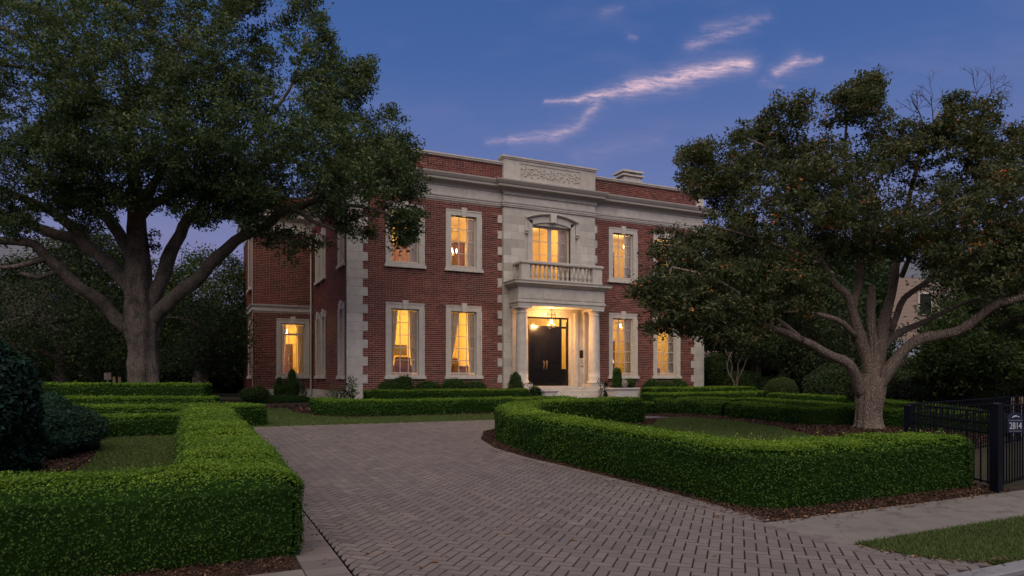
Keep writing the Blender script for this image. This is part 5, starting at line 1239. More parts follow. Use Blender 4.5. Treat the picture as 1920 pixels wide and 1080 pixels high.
# bare twigs sticking out at the top
def bare(u0, v0, u1, v1, Y, par, depth_=3):
    m_ = MB()
    def rec(a, b, r, k):
        mid = a.lerp(b, .5) + Vector([random.uniform(-.06, .06) * (b - a).length for _ in range(3)]); m_.tube([a, mid, b], [r, r * .8, r * .5], 4, cap=False)
        if k:
            d = b - a
            for s in (-1, 1, 0):
                st = a.lerp(b, random.uniform(.45, .95)); dd = d.copy(); dd.rotate(Matrix.Rotation(s * random.uniform(.4, .8), 3, Vector((D1[1], D2[1], 0)))); rec(st, st + dd * random.uniform(.45, .65), r * .6, k - 1)
    rec(at(u0, v0, Y), at(u1, v1, Y), .016, depth_); m_.build('twigs', 'twig', par, kind='stuff')
for a in ((1790, 240, 1838, 165), (1750, 250, 1745, 180), (1730, 230, 1712, 190), (1840, 215, 1866, 160), (1640, 160, 1652, 140), (1870, 210, 1880, 180), (1700, 240, 1722, 200)): bare(*a, 17.2, myr.root)
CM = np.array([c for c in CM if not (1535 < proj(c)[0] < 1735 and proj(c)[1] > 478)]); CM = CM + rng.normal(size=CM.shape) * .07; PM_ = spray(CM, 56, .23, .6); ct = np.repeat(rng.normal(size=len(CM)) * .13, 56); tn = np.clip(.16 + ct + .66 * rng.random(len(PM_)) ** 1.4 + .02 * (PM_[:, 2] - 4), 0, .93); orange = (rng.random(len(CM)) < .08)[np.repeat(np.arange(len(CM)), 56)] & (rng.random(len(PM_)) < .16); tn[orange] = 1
red_ = (rng.random(len(PM_)) < .002); tn[red_] = 1
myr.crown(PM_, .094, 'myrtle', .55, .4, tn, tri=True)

# --- background trees
def bg_tree(name, poly, Yc, half, n, label, mat='wood', leaf=.22, per=30, r=.8, thr=-.2, trunk=None, group=None, seed=0, fs=.3, tlo=.05, thi=.75):
    P = np.array(poly); u = P[:, 0].mean(); vb = P[:, 1].max(); base = at(u, 0, Yc); base.z = g(base.y)
    t = Tree(name, base, label, 'tree', group)
    C = crown_clusters(poly, Yc, half, n, thr=thr, fs=fs, seed=seed)
    top = at(u, P[:, 1].min() * .4 + vb * .6, Yc); rr = .14 + .006 * Yc
    tp = trunk or [(base.x, base.y, base.z - .1, rr * 1.2), (base.x, base.y, base.z + 1, rr), (base.x * .5 + top.x * .5, base.y * .5 + top.y * .5, base.z * .5 + top.z * .5, rr * .7), (top.x, top.y, top.z, rr * .4)]
    t.limb(tp, 'trunk', 8, .1, world=True)
    for k in range(5):
        c = C[rng.integers(len(C))]; b = t.nodes[len(t.nodes) // 2][0]; t.limb([(*b, rr * .5), (*(b * .5 + c * .5 + np.array([0, 0, .3])), rr * .3), (*c, rr * .12)], 'branch', 6, 0, world=True)
    t.twigs(C[::6], r0=.02, n=3); PP = spray(C, per, r, .7)
    PP = PP[PP[:, 2] > gv(PP[:, 1]) + .1]
    t.crown(PP, leaf * 1.08, mat, .6, .4, tlo + (thi) * rng.random(len(PP)) ** 1.5, tri=True); return t
BG = 'background trees'
bg_tree('background_tree', [(-60, 500), (0, 505), (40, 490), (85, 450), (150, 425), (210, 450), (250, 500), (270, 560), (262, 720), (-60, 735)], 33, 4, 680, 'dark dense tree behind the left limbs of the oak', seed=1, group=BG, leaf=.15, per=55, r=.7)
bg_tree('background_tree', [(330, 500), (360, 478), (400, 474), (440, 490), (476, 500), (478, 720), (320, 735), (290, 640), (300, 560)], 38, 4, 560, 'pale leafed tree between the oak trunk and the left wing', 'bgreen', seed=2, group=BG, leaf=.15, per=50, r=.65)
bg_tree('background_tree', [(180, 470), (240, 455), (290, 480), (340, 520), (345, 720), (180, 735)], 42, 4, 420, 'tree with pale top directly behind the oak trunk', 'bgreen', seed=4, group=BG, leaf=.2, per=40, r=.8)
bg_tree('background_tree', [(290, 590), (380, 560), (455, 590), (472, 640), (455, 690), (300, 700), (270, 650)], 30, 2.5, 260, 'low dark spreading tree beside the left wing', seed=6, group=BG, leaf=.11, per=50, r=.5)
bg_tree('background_tree', [(1322, 470), (1370, 430), (1450, 440), (1500, 500), (1520, 600), (1500, 690), (1420, 690), (1340, 680), (1325, 640)], 39, 4, 620, 'tall dark tree just beyond the right corner of the house', seed=7, group=BG, leaf=.17, per=50, r=.75)
bg_tree('background_tree', [(1480, 480), (1560, 455), (1640, 480), (1668, 560), (1672, 640), (1650, 735), (1480, 735)], 33, 3.5, 640, 'dark tree behind the left stems of the tan barked tree', seed=8, group=BG, leaf=.15, per=50, r=.7)
bg_tree('background_tree', [(1745, 600), (1800, 560), (1880, 570), (1990, 560), (1990, 745), (1760, 740), (1720, 680)], 22, 2.6, 460, 'mid green broadleaf tree behind the fence at the right edge', 'bgreen', seed=10, group=BG, leaf=.13, per=50, r=.55, tlo=.1)
bg_tree('background_tree', [(1720, 480), (1800, 460), (1990, 440), (1990, 600), (1850, 620), (1740, 580)], 30, 3.5, 460, 'very dark high tree crown at the right edge behind the tan barked tree', seed=12, group=BG, leaf=.15, per=50, r=.7)
bg_tree('background_tree', [(1640, 610), (1690, 620), (1700, 690), (1725, 690), (1740, 610), (1780, 600), (1790, 745), (1640, 745)], 27, 2, 300, 'small dark tree below the neighbouring beige house', seed=13, group=BG, leaf=.12, per=50, r=.45)
# small multi-stemmed tree beside the house
sm = Tree('small_ornamental_tree', at(1380, 738, 33), 'small tree with several thin stems beside the dark garage opening', 'tree', bark='oakbark')
for p in ([(1378, 742, 2.20, 33), (1376, 715, 2.20, 33), (1366, 700, 1.65, 33), (1364, 680, 1.38, 33), (1372, 660, 1.10, 33)], [(1378, 742, 2.20, 33), (1384, 712, 1.65, 33), (1392, 695, 1.38, 33), (1400, 675, 1.10, 33), (1412, 658, 0.83, 33)], [(1376, 720, 1.65, 33), (1371, 700, 1.38, 33), (1373, 685, 1.10, 33), (1360, 655, 0.83, 33)], [(1380, 718, 1.65, 33), (1384, 700, 1.38, 33), (1384, 682, 1.10, 33), (1395, 660, 0.83, 33)]): sm.limb(p, 'stem', 7, .05)
C = crown_clusters([(1330, 640), (1350, 600), (1420, 590), (1500, 610), (1520, 660), (1470, 675), (1420, 668), (1360, 670)], 33, 2, 220, thr=-.25); sm.twigs(C[::5], r0=.015, n=3)
PP = spray(C, 50, .5, .6); sm.crown(PP, .12, 'wood', .5, .4, .1 + .7 * rng.random(len(PP)) ** 1.4)

# far woods closing the view
def far_wood(name, segs, Y, label, mat='wood', leaf=.5, base=14):
    PVs = []; PNs = []; core = MB()
    for u0, u1, vt in segs:
        n = max(1, int((u1 - u0) / 45))
        for k in range(n + 1):
            u = u0 + (u1 - u0) * k / max(1, n); y = Y + random.uniform(-3, 5); c = at(u, 706, y); topz = EYE + (706 - vt + random.uniform(-25, 8)) * y / F; z0 = g(c.y); h = (topz - z0) / 2
            V = ICO[0] * (1 + .25 * np.array([noise.noise(Vector(tuple(v * 2)) + c) for v in ICO[0]])[:, None]); V = V * np.array([2.6, 2.6, h * 1.02]) + np.array([c.x, c.y, z0 + h])
            Va, T = tris_of(V, ICO[1]); P, N = scatter(Va, T, lambda p: np.full(len(p), float(base))); PVs.append(P + N * rng.random((len(P), 1)) * .5); PNs.append(N); core.add([tuple(q) for q in (V - np.array([c.x, c.y, z0 + h])) * .9 + np.array([c.x, c.y, z0 + h])], ICO[1])
    P = np.concatenate(PVs); N = np.concatenate(PNs); V, Q = leaf_geo(P, nrm(N + np.array([0, 0, .4])), leaf, .6, .8, tri=True)
    o = np_mesh(name, V, Q, .05 + .6 * rng.random(len(P)) ** 1.6, mat, None, 'stuff'); props(o, label, None, None, 'stuff'); c = core.build('branches', 'hedge_core', o)
far_wood('far_wood', [(-300, 60, 500), (60, 470, 560)], 56, 'dark mass of trees far behind the left garden'); far_wood('far_wood', [(1330, 1480, 520), (1480, 1660, 450), (1660, 2250, 500)], 54, 'dark mass of trees far behind the right garden')
far_wood('far_wood', [(-300, 470, 640)], 46, 'dark undergrowth behind the left garden', leaf=.3, base=30); far_wood('far_wood', [(1480, 2250, 650)], 44, 'dark undergrowth behind the right garden', leaf=.3, base=30)

# ------------------------------------------------------------------ shrubs
def gz(x, y): return g(y)
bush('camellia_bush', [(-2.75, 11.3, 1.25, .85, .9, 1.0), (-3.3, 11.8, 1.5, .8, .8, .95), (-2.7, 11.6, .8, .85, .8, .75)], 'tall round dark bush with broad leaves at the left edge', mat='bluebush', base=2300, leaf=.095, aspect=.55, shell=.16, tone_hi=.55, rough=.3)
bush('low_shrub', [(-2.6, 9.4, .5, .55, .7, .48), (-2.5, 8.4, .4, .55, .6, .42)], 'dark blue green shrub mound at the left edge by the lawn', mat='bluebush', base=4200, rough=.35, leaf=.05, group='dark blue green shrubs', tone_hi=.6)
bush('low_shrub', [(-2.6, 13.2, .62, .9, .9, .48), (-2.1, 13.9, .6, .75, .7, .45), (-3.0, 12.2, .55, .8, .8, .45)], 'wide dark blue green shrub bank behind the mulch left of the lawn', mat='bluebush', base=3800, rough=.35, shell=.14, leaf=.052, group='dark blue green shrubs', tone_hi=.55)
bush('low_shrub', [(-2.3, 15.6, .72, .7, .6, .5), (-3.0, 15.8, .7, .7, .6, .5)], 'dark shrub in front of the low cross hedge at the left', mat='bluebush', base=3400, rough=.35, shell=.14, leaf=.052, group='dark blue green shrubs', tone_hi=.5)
TP = (22.1, 20.4)
bush('round_topiary', [(TP[0], TP[1], g(20.4) + .55, .66, .66, .62)], 'clipped round topiary ball among the right hand hedges', 'topiary', mat='bgreen', base=2600, leaf=.05, rough=.06, shell=.05)
# foundation shrubs by the front wall
for i, (u, w_, h_) in enumerate(((726, .5, .36), (754, .45, .5), (801, .6, .36), (851, .62, .42), (893, .55, .36))):
    c = at(u, 706, 27.2 + (u - 726) * .008); c = Vector((c.x, 26.45, 0)); bush('foundation_shrub', [(c.x, c.y, .52 + .35 + h_ * .6, w_, .4, h_)], ['first small shrub from the left house corner, under the corner window', 'pointed small shrub right of the first under the corner window', 'small round shrub below the brick between the two left windows', 'small wide shrub under the window left of the bay', 'small round shrub nearest the stone bay on its left'][i], base=900, leaf=.06, group='foundation shrubs', shell=.08)
for i, (u, w_, h_) in enumerate(((1222, .5, .42), (1247, .6, .36), (1273, .5, .42))):
    r_ = (u - U0) / F; t_ = 26.45 / (r_ * D2[0] + D2[1]); x = t_ * (r_ * D1[0] + D1[1]); bush('foundation_shrub', [(x, 26.45, .52 + .35 + h_ * .5, w_, .4, h_)], ['small shrub between the two right hand windows', 'small wide shrub under the rightmost window', 'small round shrub by the right end of the brick wall'][i], base=900, leaf=.06, group='foundation shrubs', shell=.08)
def at_y(u, y):
    r_ = (u - U0) / F; t_ = y / (r_ * D2[0] + D2[1]); return t_ * (r_ * D1[0] + D1[1])
# shrubs by the wing
for i, (u, y, w_, h_, cone) in enumerate(((470, 29.0, .45, .42, 0), (486, 29.2, .42, .45, 0), (524, 29.8, .26, .55, 1), (548, 29.8, .36, .72, 1), (569, 29.8, .16, .5, 1))):
    x = at_y(u, y); bush('wing_shrub', [(x, y, .52 + h_ * .8, w_, w_, h_ * .8)] + ([(x, y, .52 + h_ * 1.5, w_ * .5, w_ * .5, h_ * .5)] if cone else []), ['dark shrub at the far left of the wing', 'second dark shrub from the left under the wing', 'narrow small evergreen left of the wing window axis', 'broad pointed evergreen under the wing window', 'thin small plant beside the inner corner of the wing'][i], base=900, leaf=.06, group='shrubs under the wing', nocore=i == 4, mat='bgreen', tone_hi=.4)
x = at_y(505, 29.3); bush('ground_cover', [(at_y(500, 29.2), 29.2, .6, 1.0, .3, .28), (at_y(545, 29.4), 29.4, .6, 1.1, .3, .25)], 'low dark ground cover along the foot of the wing', 'shrub', base=700, leaf=.06, tone_hi=.3)
bush('corner_rose', [(at_y(660, 25.6), 25.6, 1.15, .28, .28, .55), (at_y(650, 25.6), 25.6, .95, .35, .3, .3)], 'tall open leafy shrub in front of the left corner quoins', mat='bgreen', base=260, leaf=.10, nocore=True, shell=.3)
bush('corner_rose', [(at_y(632, 26.0), 26.0, .95, .38, .3, .32)], 'sparse low leafy plant beside the stone plinth left of the corner', mat='bgreen', base=150, leaf=.10, nocore=True, shell=.3)
x = at_y(967, 25.2); bush('cone_topiary', [(x, 25.2, .95, .38, .38, .55), (x, 25.2, 1.35, .27, .27, .42), (x, 25.2, 1.62, .13, .13, .2)], 'pointed evergreen left of the porch column', 'topiary', base=1500, leaf=.06, shell=.06)
# right of the house
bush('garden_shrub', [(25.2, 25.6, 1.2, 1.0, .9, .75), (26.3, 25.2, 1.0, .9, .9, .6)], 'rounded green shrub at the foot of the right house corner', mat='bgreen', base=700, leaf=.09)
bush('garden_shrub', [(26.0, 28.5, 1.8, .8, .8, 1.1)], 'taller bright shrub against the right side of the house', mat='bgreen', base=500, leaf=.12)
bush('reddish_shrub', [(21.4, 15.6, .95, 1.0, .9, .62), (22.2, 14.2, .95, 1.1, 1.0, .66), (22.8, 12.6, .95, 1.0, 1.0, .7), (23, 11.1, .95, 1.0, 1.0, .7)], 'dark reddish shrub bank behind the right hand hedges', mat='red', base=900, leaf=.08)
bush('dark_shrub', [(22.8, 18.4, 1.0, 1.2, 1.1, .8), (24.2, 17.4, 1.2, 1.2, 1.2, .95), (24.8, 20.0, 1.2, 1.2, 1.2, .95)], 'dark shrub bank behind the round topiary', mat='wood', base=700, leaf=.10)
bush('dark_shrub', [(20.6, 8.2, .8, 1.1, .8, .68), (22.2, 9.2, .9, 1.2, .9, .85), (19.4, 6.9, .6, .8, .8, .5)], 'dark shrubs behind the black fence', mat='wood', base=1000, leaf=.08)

# ------------------------------------------------------------------ planters, ornaments
def planter(x, y, w, d, h, label, name='stone_planter'):
    t = thing(name, (x, y, g(y)), label, 'planter', 'pale planters by the porch'); z = g(y)
    m_ = MB(); a, b = w / 2, w / 2 * .84; e, f = d / 2, d / 2 * .84
    m_.add([(x - b, y - f, z), (x + b, y - f, z), (x + b, y + f, z), (x - b, y + f, z), (x - a * .96, y - e * .96, z + h * .82), (x + a * .96, y - e * .96, z + h * .82), (x + a * .96, y + e * .96, z + h * .82), (x - a * .96, y + e * .96, z + h * .82)], [(0, 1, 5, 4), (1, 2, 6, 5), (2, 3, 7, 6), (3, 0, 4, 7), (3, 2, 1, 0)])
    m_.build('body', 'white', t); m_ = MB(); m_.sweep([(x - a, y + e), (x - a, y - e), (x + a, y - e), (x + a, y + e)], [(-.06, z + h * .82), (.0, z + h * .82), (.03, z + h * .9), (.05, z + h * .92), (.05, z + h), (-.06, z + h)], .5, closed=True); m_.build('rim', 'white', t)
    m_ = MB(); m_.add([(x - a + .05, y - e + .05, z + h * .9), (x + a - .05, y - e + .05, z + h * .9), (x + a - .05, y + e - .05, z + h * .9), (x - a + .05, y + e - .05, z + h * .9)], [(0, 1, 2, 3)]); m_.build('soil', 'soil', t); return t
px, py = at_y(1027, 24.4), 24.4
planter(px, py, .60, .6, .56, 'pale square planter at the left foot of the porch steps')
qx, qy = at_y(1166, 24.6), 24.6
planter(qx, qy, 1.25, .7, .62, 'long pale stone planter box right of the porch steps')
bush('column_topiary', [(at_y(1157, 24.6), 24.6, 1.45, .22, .22, .40), (at_y(1157, 24.6), 24.6, 1.2, .23, .23, .3), (at_y(1157, 24.6), 24.6, 1.72, .20, .20, .28)], 'clipped upright box column in the long planter', 'topiary', base=2600, leaf=.045, rough=.03, shell=.04, mat='hedge')
bush('planter_shrub', [(at_y(1181, 24.7), 24.7, 1.28, .26, .24, .24)], 'small round shrub in the right end of the long planter', base=1500, leaf=.06)
V = ICO[0] * (1 + .2 * np.array([noise.noise(Vector(tuple(v * 2.4))) for v in ICO[0]])[:, None]); rk = MB(); c = Vector((at_y(1169, 24.5), 24.5, 1.26)); rk.add([(c.x + v[0] * .2, c.y + v[1] * .18, c.z + v[2] * .22) for v in V], ICO[1]); o = rk.build('rock', 'rock', None, smooth=True); props(o, 'rough brown rock standing in the middle of the long planter', 'rock')
bush('dark_leaf_plant', [(at_y(1003, 24.6), 24.6, .85, .30, .28, .38)], 'dark leafy plant spilling beside the square planter', mat='bluebush', base=700, leaf=.12, shell=.15)
bush('dark_leaf_plant', [(at_y(1136, 25.0), 25.0, 1.0, .16, .16, .42)], 'small dark red leaved plant in front of the right column', mat='red', base=420, leaf=.11, nocore=True, shell=.2)
x, y = at_y(994, 25.55), 25.55
ln = thing('candle_lantern', (x, y, .98), 'small pale candle lantern on the steps before the left column', 'lantern')
m_ = MB(); m_.box(x - .08, x + .08, y - .08, y + .08, 1.02, 1.05)
for a in (-.07, .07):
    for b in (-.07, .07): m_.box(x + a - .012, x + a + .012, y + b - .012, y + b + .012, 1.05, 1.30)
m_.build('frame', 'white', ln); m_ = MB(); m_.add([(x - .09, y - .09, 1.30), (x + .09, y - .09, 1.30), (x + .09, y + .09, 1.30), (x - .09, y + .09, 1.30), (x, y, 1.40)], [(0, 1, 4), (1, 2, 4), (2, 3, 4), (3, 0, 4), (3, 2, 1, 0)]); m_.build('cap', 'iron', ln); m_ = MB(); m_.lathe(x, y, [(.035, 1.05), (.035, 1.17)], 10); m_.build('candle', 'white', ln)
# curled iron ornament beside the right column
x, y = at_y(1126, 24.9), 24.9
m_ = MB()
for k, (r_, zc, sg) in enumerate(((.13, .92, 1), (.17, 1.32, -1), (.10, .66, -1))):
    m_.tube([(x + sg * r_ * (1 - a / 34) * math.cos(a * .42), y + .01 * k, zc + r_ * (1 - a / 34) * 1.3 * math.sin(a * .42)) for a in range(26)], .014, 6)
m_.tube([(x, y, g(y)), (x + .02, y, .9), (x - .02, y, 1.45)], .016, 6); m_.box(x - .1, x + .1, y - .1, y + .1, g(y), g(y) + .03); o = m_.build('iron_scroll', 'iron', None); props(o, 'black wrought iron scroll ornament beside the right porch column', 'ornament')

# ------------------------------------------------------------------ fence and gate
def fence_run(name, a, b, h, label, cat, n, parts_group=None, low=.09, bars=(1.0, .86, .74), hang=0):
    a = Vector((a[0], a[1], g(a[1]))); b = Vector((b[0], b[1], g(b[1]))); t = thing(name, a, label, cat, parts_group)
    d = (b - a); L = d.length; rz = math.atan2(d.y, d.x); e = Vector((d.x, d.y, 0)).normalized()
    for q in [h * bars[0], h * bars[1], h * bars[2], low + .03]:
        m_ = MB(); m_.tube([a + Vector((0, 0, q)), b + Vector((0, 0, q))], .013, 4); m_.build('rail', 'iron', t)
    me = None
    for k in range(n):
        p = a.lerp(b, (k + .5) / n)
        if me is None: m_ = MB(); m_.box(-.0075, .0075, -.0075, .0075, low, h * bars[0] + .0); o = m_.build('picket', 'iron', t, local=True, origin=p - a); me = o.data; o.rotation_euler = (0, 0, rz)
        else: o = place('picket', me, t, p, rz)
    return t
def post(x, y, w, h, label):
    t = thing('fence_post', (x, y, g(y)), label, 'fence post'); z = g(y); m_ = MB(); m_.box(x - w / 2, x + w / 2, y - w / 2, y + w / 2, z - .02, z + h - .03); m_.build('shaft', 'iron', t)
    m_ = MB(); m_.box(x - w / 2 - .008, x + w / 2 + .008, y - w / 2 - .008, y + w / 2 + .008, z + h - .03, z + h - .012); m_.lathe(x, y, [(w * .6, z + h - .012), (w * .45, z + h + .004), (.01, z + h + .012)], 12); m_.build('cap', 'iron', t)
post(9.30, 5.12, .108, 1.16, 'thick black square post beside the house number plaque'); post(10.15, 6.85, .10, 1.02, 'slimmer black post behind the end of the curved hedge')
fence_run('iron_gate', (9.38, 5.22), (10.11, 6.79), 1.03, 'black iron gate panel between the two square posts', 'gate', 13)
fence_run('iron_fence', (9.39, 5.13), (13.4, 5.95), 1.12, 'black iron fence running to the right edge behind the number plaque', 'fence', 40)
fence_run('iron_fence', (10.3, 7.0), (15.8, 8.2), 1.02, 'second black iron fence farther back beyond the gate', 'fence', 44, bars=(1.0, .9, .75))
# plaque
pc = Vector((9.66, 5.12, 1.0)); pl = thing('house_number_plaque', pc, 'dark arched plaque with number 2814 hanging on the fence', 'plaque')
ax = Vector((.98, .2, 0)).normalized(); face = Vector((D1[1] * -1, D2[1] * -1, 0)); pr = Vector((face.y * -1, face.x, 0)); pr = Vector((-face.y, face.x, 0))
if pr.dot(Vector((D1[0], D2[0], 0))) < 0: pr = -pr
def plate(sc_, off, z_=0):
    o_ = [(-.105, -.13), (.105, -.13), (.105, .06)] + [(.105 * math.cos(a), .06 + .075 * math.sin(a)) for a in [math.pi * k / 14 for k in range(1, 14)]] + [(-.105, .06)]
    vs = []
    for th in (0, -.012): vs += [tuple(pc + pr * (x_ * sc_) + Vector((0, 0, z_ * sc_)) + face * (off + th)) for x_, z_ in o_]
    n = len(o_); return vs, [tuple(range(n)), tuple(reversed(range(n, 2 * n)))] + [(i, n + i, n + (i + 1) % n, (i + 1) % n) for i in range(n)]
m_ = MB(); v, f = plate(1.0, .04); m_.add(v, f); m_.build('rim', 'plaque', pl); m_ = MB(); v, f = plate(.93, .047); m_.add(v, f); m_.build('plate', 'plaque', pl)
m_ = MB(); m_.tube([pc + pr * x_ + Vector((0, 0, z_)) + face * .05 for x_, z_ in ((-.045, .068), (-.02, .085), (.01, .09), (.04, .078), (.055, .082))], [.003, .008, .009, .006, .002], 6); m_.tube([pc + pr * x_ + Vector((0, 0, z_)) + face * .05 for x_, z_ in ((-.09, .035), (.09, .035))], .002, 4); m_.tube([pc + pr * x_ + Vector((0, 0, z_)) + face * .05 for x_, z_ in ((-.08, -.105), (.08, -.105))], .002, 4); m_.build('emblem', 'number', pl)
cu = bpy.data.curves.new('house_number', 'FONT'); cu.body = '2814'; cu.size = .098; cu.extrude = .002; cu.align_x = 'CENTER'; cu.align_y = 'CENTER'; cu.offset = .0005
cu.materials.append(M['number']); to = bpy.data.objects.new('house_number', cu); col.objects.link(to); to.parent = pl
bpy.context.view_layer.update(); nme = bpy.data.meshes.new_from_object(to.evaluated_get(bpy.context.evaluated_depsgraph_get())); bpy.data.objects.remove(to); to = bpy.data.objects.new('house_number', nme); col.objects.link(to); to.parent = pl
mt = Matrix((pr, Vector((0, 0, 1)), pr.cross(Vector((0, 0, 1))))).transposed().to_4x4(); to.matrix_local = Matrix.Translation(face * .052 + Vector((0, 0, -.04))) @ mt @ Matrix.Diagonal((.82, 1.25, 1, 1))
# weathered boards beyond the fence
bf = thing('board_fence', (18.2, 7.9, g(7.9)), 'weathered wooden board fence section seen over the gate', 'fence')
for k in range(6): m_ = MB(); x = 17.6 + k * .17; y = 9.35 - k * .08; m_.box(x, x + .15, y, y + .03, g(y), g(y) + .92 + random.uniform(0, .04)); m_.build('board', 'fencewood', bf)

# ------------------------------------------------------------------ neighbours
nh = thing('neighbour_house', at(20, 706, 50), 'grey shingled roof of the neighbouring house behind the oak at the left edge', 'house'); 
c0 = at(-90, 706, 52); c1 = at(62, 706, 48); 
def gable(par, u0, u1, Y0, Y1, v_eave, v_ridge, depth_, wall='siding', roof='slate'):
    a, b = at(u0, v_eave, Y0), at(u1, v_eave, Y1); a.z = b.z = (a.z + b.z) / 2; back = Vector((D1[1], D2[1], 0)) * depth_; rz_ = EYE + (706 - v_ridge) * ((Y0 + Y1) / 2 + depth_ / 2) / F
    ar, br = a + back * .5, b + back * .5; ar.z = br.z = rz_; ab, bb = a + back, b + back
    m_ = MB(); g0 = g(a.y) - .1; m_.add([(a.x, a.y, g0), (b.x, b.y, g0), (bb.x, bb.y, g0), (ab.x, ab.y, g0), tuple(a), tuple(b), tuple(bb), tuple(ab)], [(0, 1, 5, 4), (1, 2, 6, 5), (2, 3, 7, 6), (3, 0, 4, 7)]); m_.add([tuple(a), tuple(ab), tuple(ar)], [(0, 1, 2)]); m_.add([tuple(b), tuple(bb), tuple(br)], [(0, 2, 1)]); w_ = m_.build('wall', wall, par)
    rows = 16; ov = (a - ar) * .06; rf = MB()
    for k in range(rows):
        t0, t1 = k / rows, (k + 1) / rows; up = Vector((0, 0, .03))
        p0, p1 = (a + ov).lerp(ar, t0) + up, (b + ov).lerp(br, t0) + up; q0, q1 = (a + ov).lerp(ar, t1) + up * .3, (b + ov).lerp(br, t1) + up * .3
        rf.add([tuple(p0), tuple(p1), tuple(q1), tuple(q0), tuple(p0 - up), tuple(p1 - up)], [(0, 1, 2, 3), (4, 5, 1, 0)], random.random())
    rf.add([tuple(ar), tuple(br), tuple(bb), tuple(ab)], [(0, 1, 2, 3)]); rf.build('roof', roof, par); return w_
gable(nh, -140, 84, 50, 50, 512, 446, 8, wall='twig')
for k in range(9):
    pass
nb = thing('neighbour_house', at(1800, 706, 44), 'beige neighbouring house glimpsed through the limbs of the tan barked tree', 'house')
a, b = at(1672, 706, 42), at(2060, 706, 42)
dr = (b - a); bk = Vector((D1[1], D2[1], 0)) * 8
m_ = MB(); far_a, far_b = at(1700, 706, 50), at(2060, 706, 50); a2, b2 = at(1673, 706, 42.1), at(2060, 706, 42.1)
m_.add([(q.x, q.y, z_) for z_ in (.3, 7.7) for q in (a2, b2, far_b, far_a)], [(0, 1, 5, 4), (1, 2, 6, 5), (2, 3, 7, 6), (3, 0, 4, 7)]); m_.build('wall', 'siding', nb)
def quadbox(m_, a, b, z0, z1, th):
    n_ = Vector((D1[1], D2[1], 0)) * th; m_.add([(a.x, a.y, z0), (b.x, b.y, z0), (b.x, b.y, z1), (a.x, a.y, z1), (a.x + n_.x, a.y + n_.y, z0), (b.x + n_.x, b.y + n_.y, z0), (b.x + n_.x, b.y + n_.y, z1), (a.x + n_.x, a.y + n_.y, z1)], [(0, 1, 2, 3), (5, 4, 7, 6), (4, 0, 3, 7), (1, 5, 6, 2), (3, 2, 6, 7)])
for k in range(30):
    z0 = .5 + k * .24; m_ = MB(); off = -Vector((D1[1], D2[1], 0)) * (.0 + .02); quadbox(m_, a + off, b + off, z0 + .012, z0 + .24, .06); m_.build('siding_board', 'bluesid' if k < 14 else 'siding', nb)
m_ = MB()
m_.add([(a.x, a.y, 7.72), (b.x, b.y, 7.72), (far_b.x, far_b.y, 7.72), (far_a.x, far_a.y, 7.72), ((a.x + far_a.x) / 2, (a.y + far_a.y) / 2, 9.4), ((b.x + far_b.x) / 2, (b.y + far_b.y) / 2, 9.4)], [(0, 1, 5, 4), (2, 3, 4, 5), (0, 4, 3), (1, 2, 5), (3, 2, 1, 0)]); m_.build('roof', 'slate', nb)
for (u, v0_, v1_) in ((1722, 560, 545), (1790, 600, 520)):
    c = at(u, v0_, 41.9); m_ = MB(); quadbox(m_, c, at(u + 28, v0_, 41.9), c.z - 1.0, c.z + .4, .1); w_ = m_.build('window', 'sash', nb); m_ = MB(); c2 = at(u + 4, v0_, 41.85); quadbox(m_, c2, at(u + 24, v0_, 41.85), c2.z - .9, c2.z + .3, .05); m_.build('pane', 'dark', w_)
# garage with dark opening
ga = thing('garage', at(1420, 706, 40), 'low outbuilding with a black open doorway right of the house', 'garage')
a, b = at(1392, 706, 40), at(1462, 706, 40); m_ = MB()
l, r_ = at(1330, 706, 40), at(1500, 706, 40); quadbox(m_, l, a, .4, 2.15, .3); quadbox(m_, b, r_, .4, 2.15, .3); quadbox(m_, l, r_, 2.152, 2.45, .3); m_.build('wall', 'siding', ga)
m_ = MB(); bk = Vector((D1[1], D2[1], 0)) * 5; quadbox(m_, l + bk, r_ + bk, .4, 2.45, .2)
m_.add([(l.x, l.y, .4), (l.x + bk.x, l.y + bk.y, .4), (l.x + bk.x, l.y + bk.y, 2.45), (l.x, l.y, 2.45)], [(0, 1, 2, 3)]); m_.add([(r_.x, r_.y, .4), (r_.x + bk.x, r_.y + bk.y, .4), (r_.x + bk.x, r_.y + bk.y, 2.45), (r_.x, r_.y, 2.45)], [(0, 1, 2, 3)]); m_.build('inner_wall', 'dark', ga)
m_ = MB(); o1 = Vector((D1[1], D2[1], 0)) * -.4; m_.add([tuple(l + o1 + Vector((0, 0, .8 - .0))), tuple(r_ + o1 + Vector((0, 0, .8))), tuple(r_ + bk + Vector((0, 0, 1.7))), tuple(l + bk + Vector((0, 0, 1.7)))], [(0, 1, 2, 3)]); 
vs = [Vector(v) for v in m_.v]; m_ = MB(); lo = [(v.x, v.y, {0: 2.46, 1: 2.46, 2: 3.2, 3: 3.2}[i]) for i, v in enumerate(vs)]; m_.add(lo + [(x_, y_, z_ + .1) for x_, y_, z_ in lo], [(3, 2, 1, 0), (4, 5, 6, 7), (0, 1, 5, 4), (1, 2, 6, 5), (3, 0, 4, 7)]); m_.build('roof', 'siding', ga)
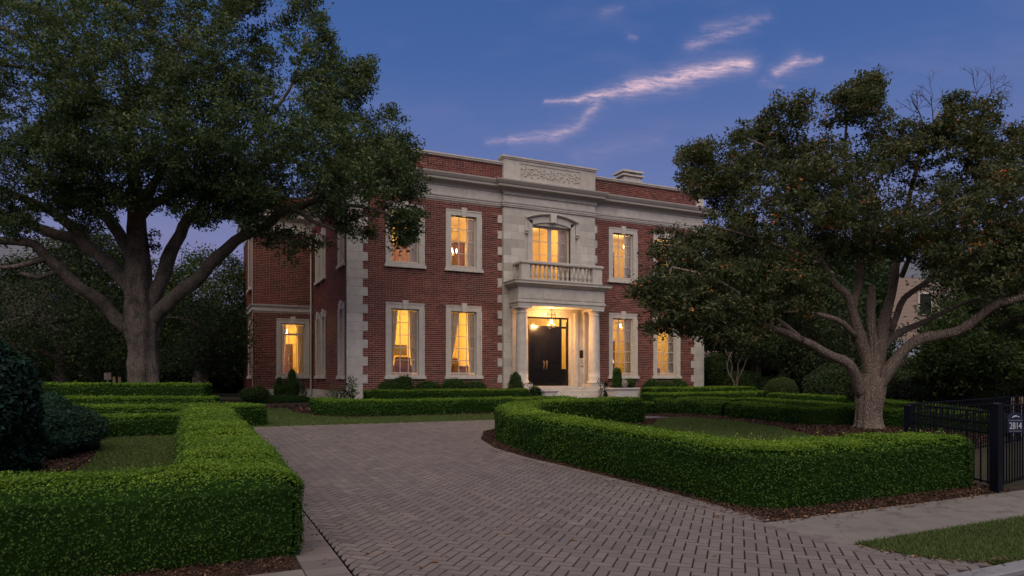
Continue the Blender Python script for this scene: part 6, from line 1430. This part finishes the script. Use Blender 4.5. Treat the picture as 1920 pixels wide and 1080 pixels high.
# small things seen past the left hedge
m_ = MB(); c = at(202, 712, 27); m_.box(c.x - .12, c.x + .12, c.y - .08, c.y + .08, c.z, c.z + .28); m_.box(c.x - .03, c.x + .03, c.y - .03, c.y + .03, g(c.y), c.z); o = m_.build('utility_box', 'rock', None); props(o, 'small grey box on a post behind the tall hedge left of the oak', 'utility box')
for i, u in enumerate((214, 224)):
    m_ = MB(); c = at(u, 714, 26.5); m_.box(c.x - .05, c.x + .05, c.y - .05, c.y + .05, g(c.y), c.z + .16); o = m_.build('garden_stake', 'fencewood', None); props(o, ['left one of two short pale stakes just left of the oak trunk', 'right one of two short pale stakes, the nearer to the oak trunk'][i], 'stake', 'pale garden stakes')

# ------------------------------------------------------------------ fallen leaves
def fallen(x, y, z, s, label, grp, t=.5):
    a = random.uniform(0, 6.28); pts = [(-.5, 0, 0), (-.2, .22, .12), (.15, .27, .15), (.55, 0, .05), (.15, -.24, .16), (-.2, -.2, .1)]
    ca_, sa_ = math.cos(a), math.sin(a); m_ = MB(); vs = [((px_ * ca_ - py_ * sa_) * s, (px_ * sa_ + py_ * ca_) * s, pz_ * s) for px_, py_, pz_ in pts] + [(0, 0, .01 * s)]
    m_.add(vs, [(6, 0, 1), (6, 1, 2), (6, 2, 3), (6, 3, 4), (6, 4, 5), (6, 5, 0)], t); o = m_.build('fallen_leaf', 'deadleaf', None, local=True, origin=(x, y, z)); props(o, label, 'leaf', grp)
def gp(u, v):
    r_ = (u - U0) / F; x = r_ * D1[0] + D1[1]; y = r_ * D2[0] + D2[1]; t = EYE / (S_ * y + (v - V0) / F); return t * x, t * y
ORD = ['nearest', 'second nearest', 'third nearest', 'fourth nearest', 'fifth nearest', 'sixth nearest', 'seventh nearest', 'eighth nearest', 'ninth nearest', 'tenth nearest', 'eleventh nearest']
for i, (u, v) in enumerate(sorted(((570, 974), (569, 987), (582, 998), (585, 1009), (569, 1016), (568, 1021), (580, 1040)), key=lambda q: -q[1])):
    x, y = gp(u, v); fallen(x, y, g(y) + .034, .055, 'dry brown leaf on the border beside the left hedge, %s to the street' % ORD[i], 'dry leaves beside the left hedge', random.random())
x, y = gp(1512, 976); fallen(1 * x, y, g(y) + .032, .09, 'single dark dry leaf in the middle of the sidewalk slab', None, .1)
for i, (u, v) in enumerate(sorted(((1510, 977), (1563, 968), (1488, 983), (1345, 975), (1700, 956), (1655, 962)), key=lambda q: -q[0])):
    x, y = gp(u, v); fallen(x, y, g(y) + .045, .08, 'dry tan leaf on the curved hedge mulch edge, %s to the gate post' % ORD[i], 'dry leaves on the mulch edge', .6 + .4 * random.random())
for i, (u, v) in enumerate(sorted(((950, 1008), (815, 1062), (790, 1072), (720, 955), (1075, 1020), (640, 990), (880, 930), (1180, 1003), (1010, 900), (1340, 1050), (690, 1045)), key=lambda q: -q[1])):
    x, y = gp(u, v); fallen(x, y, g(y) + .034, .06, 'dry leaf on the open herringbone paving, %s to the bottom edge' % ORD[i], 'dry leaves on the paving', .3)

# leaf litter too small to count, gathered along the edges
def litter(path, n, w, size, off, name='leaf_litter'):
    pts = [np.array(p, float) for p in path]; L = [np.linalg.norm(b - a) for a, b in zip(pts[:-1], pts[1:])]; tot = sum(L); P = []
    for a, b, l in zip(pts[:-1], pts[1:], L):
        k = int(n * l / tot); t_ = rng.random((k, 1)); d = (b - a) / l; nr = np.array([-d[1], d[0]])
        P.append(a + (b - a) * t_ + nr * (rng.normal(size=(k, 1)) * w))
    P = np.concatenate(P); P = np.column_stack([P, gv(P[:, 1]) + off + rng.random(len(P)) * .012])
    V, Q = leaf_geo(P, np.tile([0, 0, 1.], (len(P), 1)), size, .5, .5); o = np_mesh(name, V, Q, .45 + .55 * rng.random(len(P)), 'chip'); o['kind'] = 'stuff'
litter([(5.3, 5.02), (5.2, 7), (5.12, 8.8), (5.0, 10.2), (5.1, 11.6)], 170, .07, .04, .036)
litter([(5.3, 5.0), (9.3, 5.0)], 150, .05, .04, .034)
litter([(5.3, 4.05), (5.4, 3.7), (5.55, 3.45), (5.8, 3.28), (6.3, 3.22), (8, 3.22)], 260, .05, .04, .036)
litter([(.98, 5.3), (.95, 8), (.95, 12)], 70, .10, .035, .038)
litter([(2.2, 5), (2.6, 9), (3.2, 14), (4.2, 16.5)], 70, .9, .03, .034)
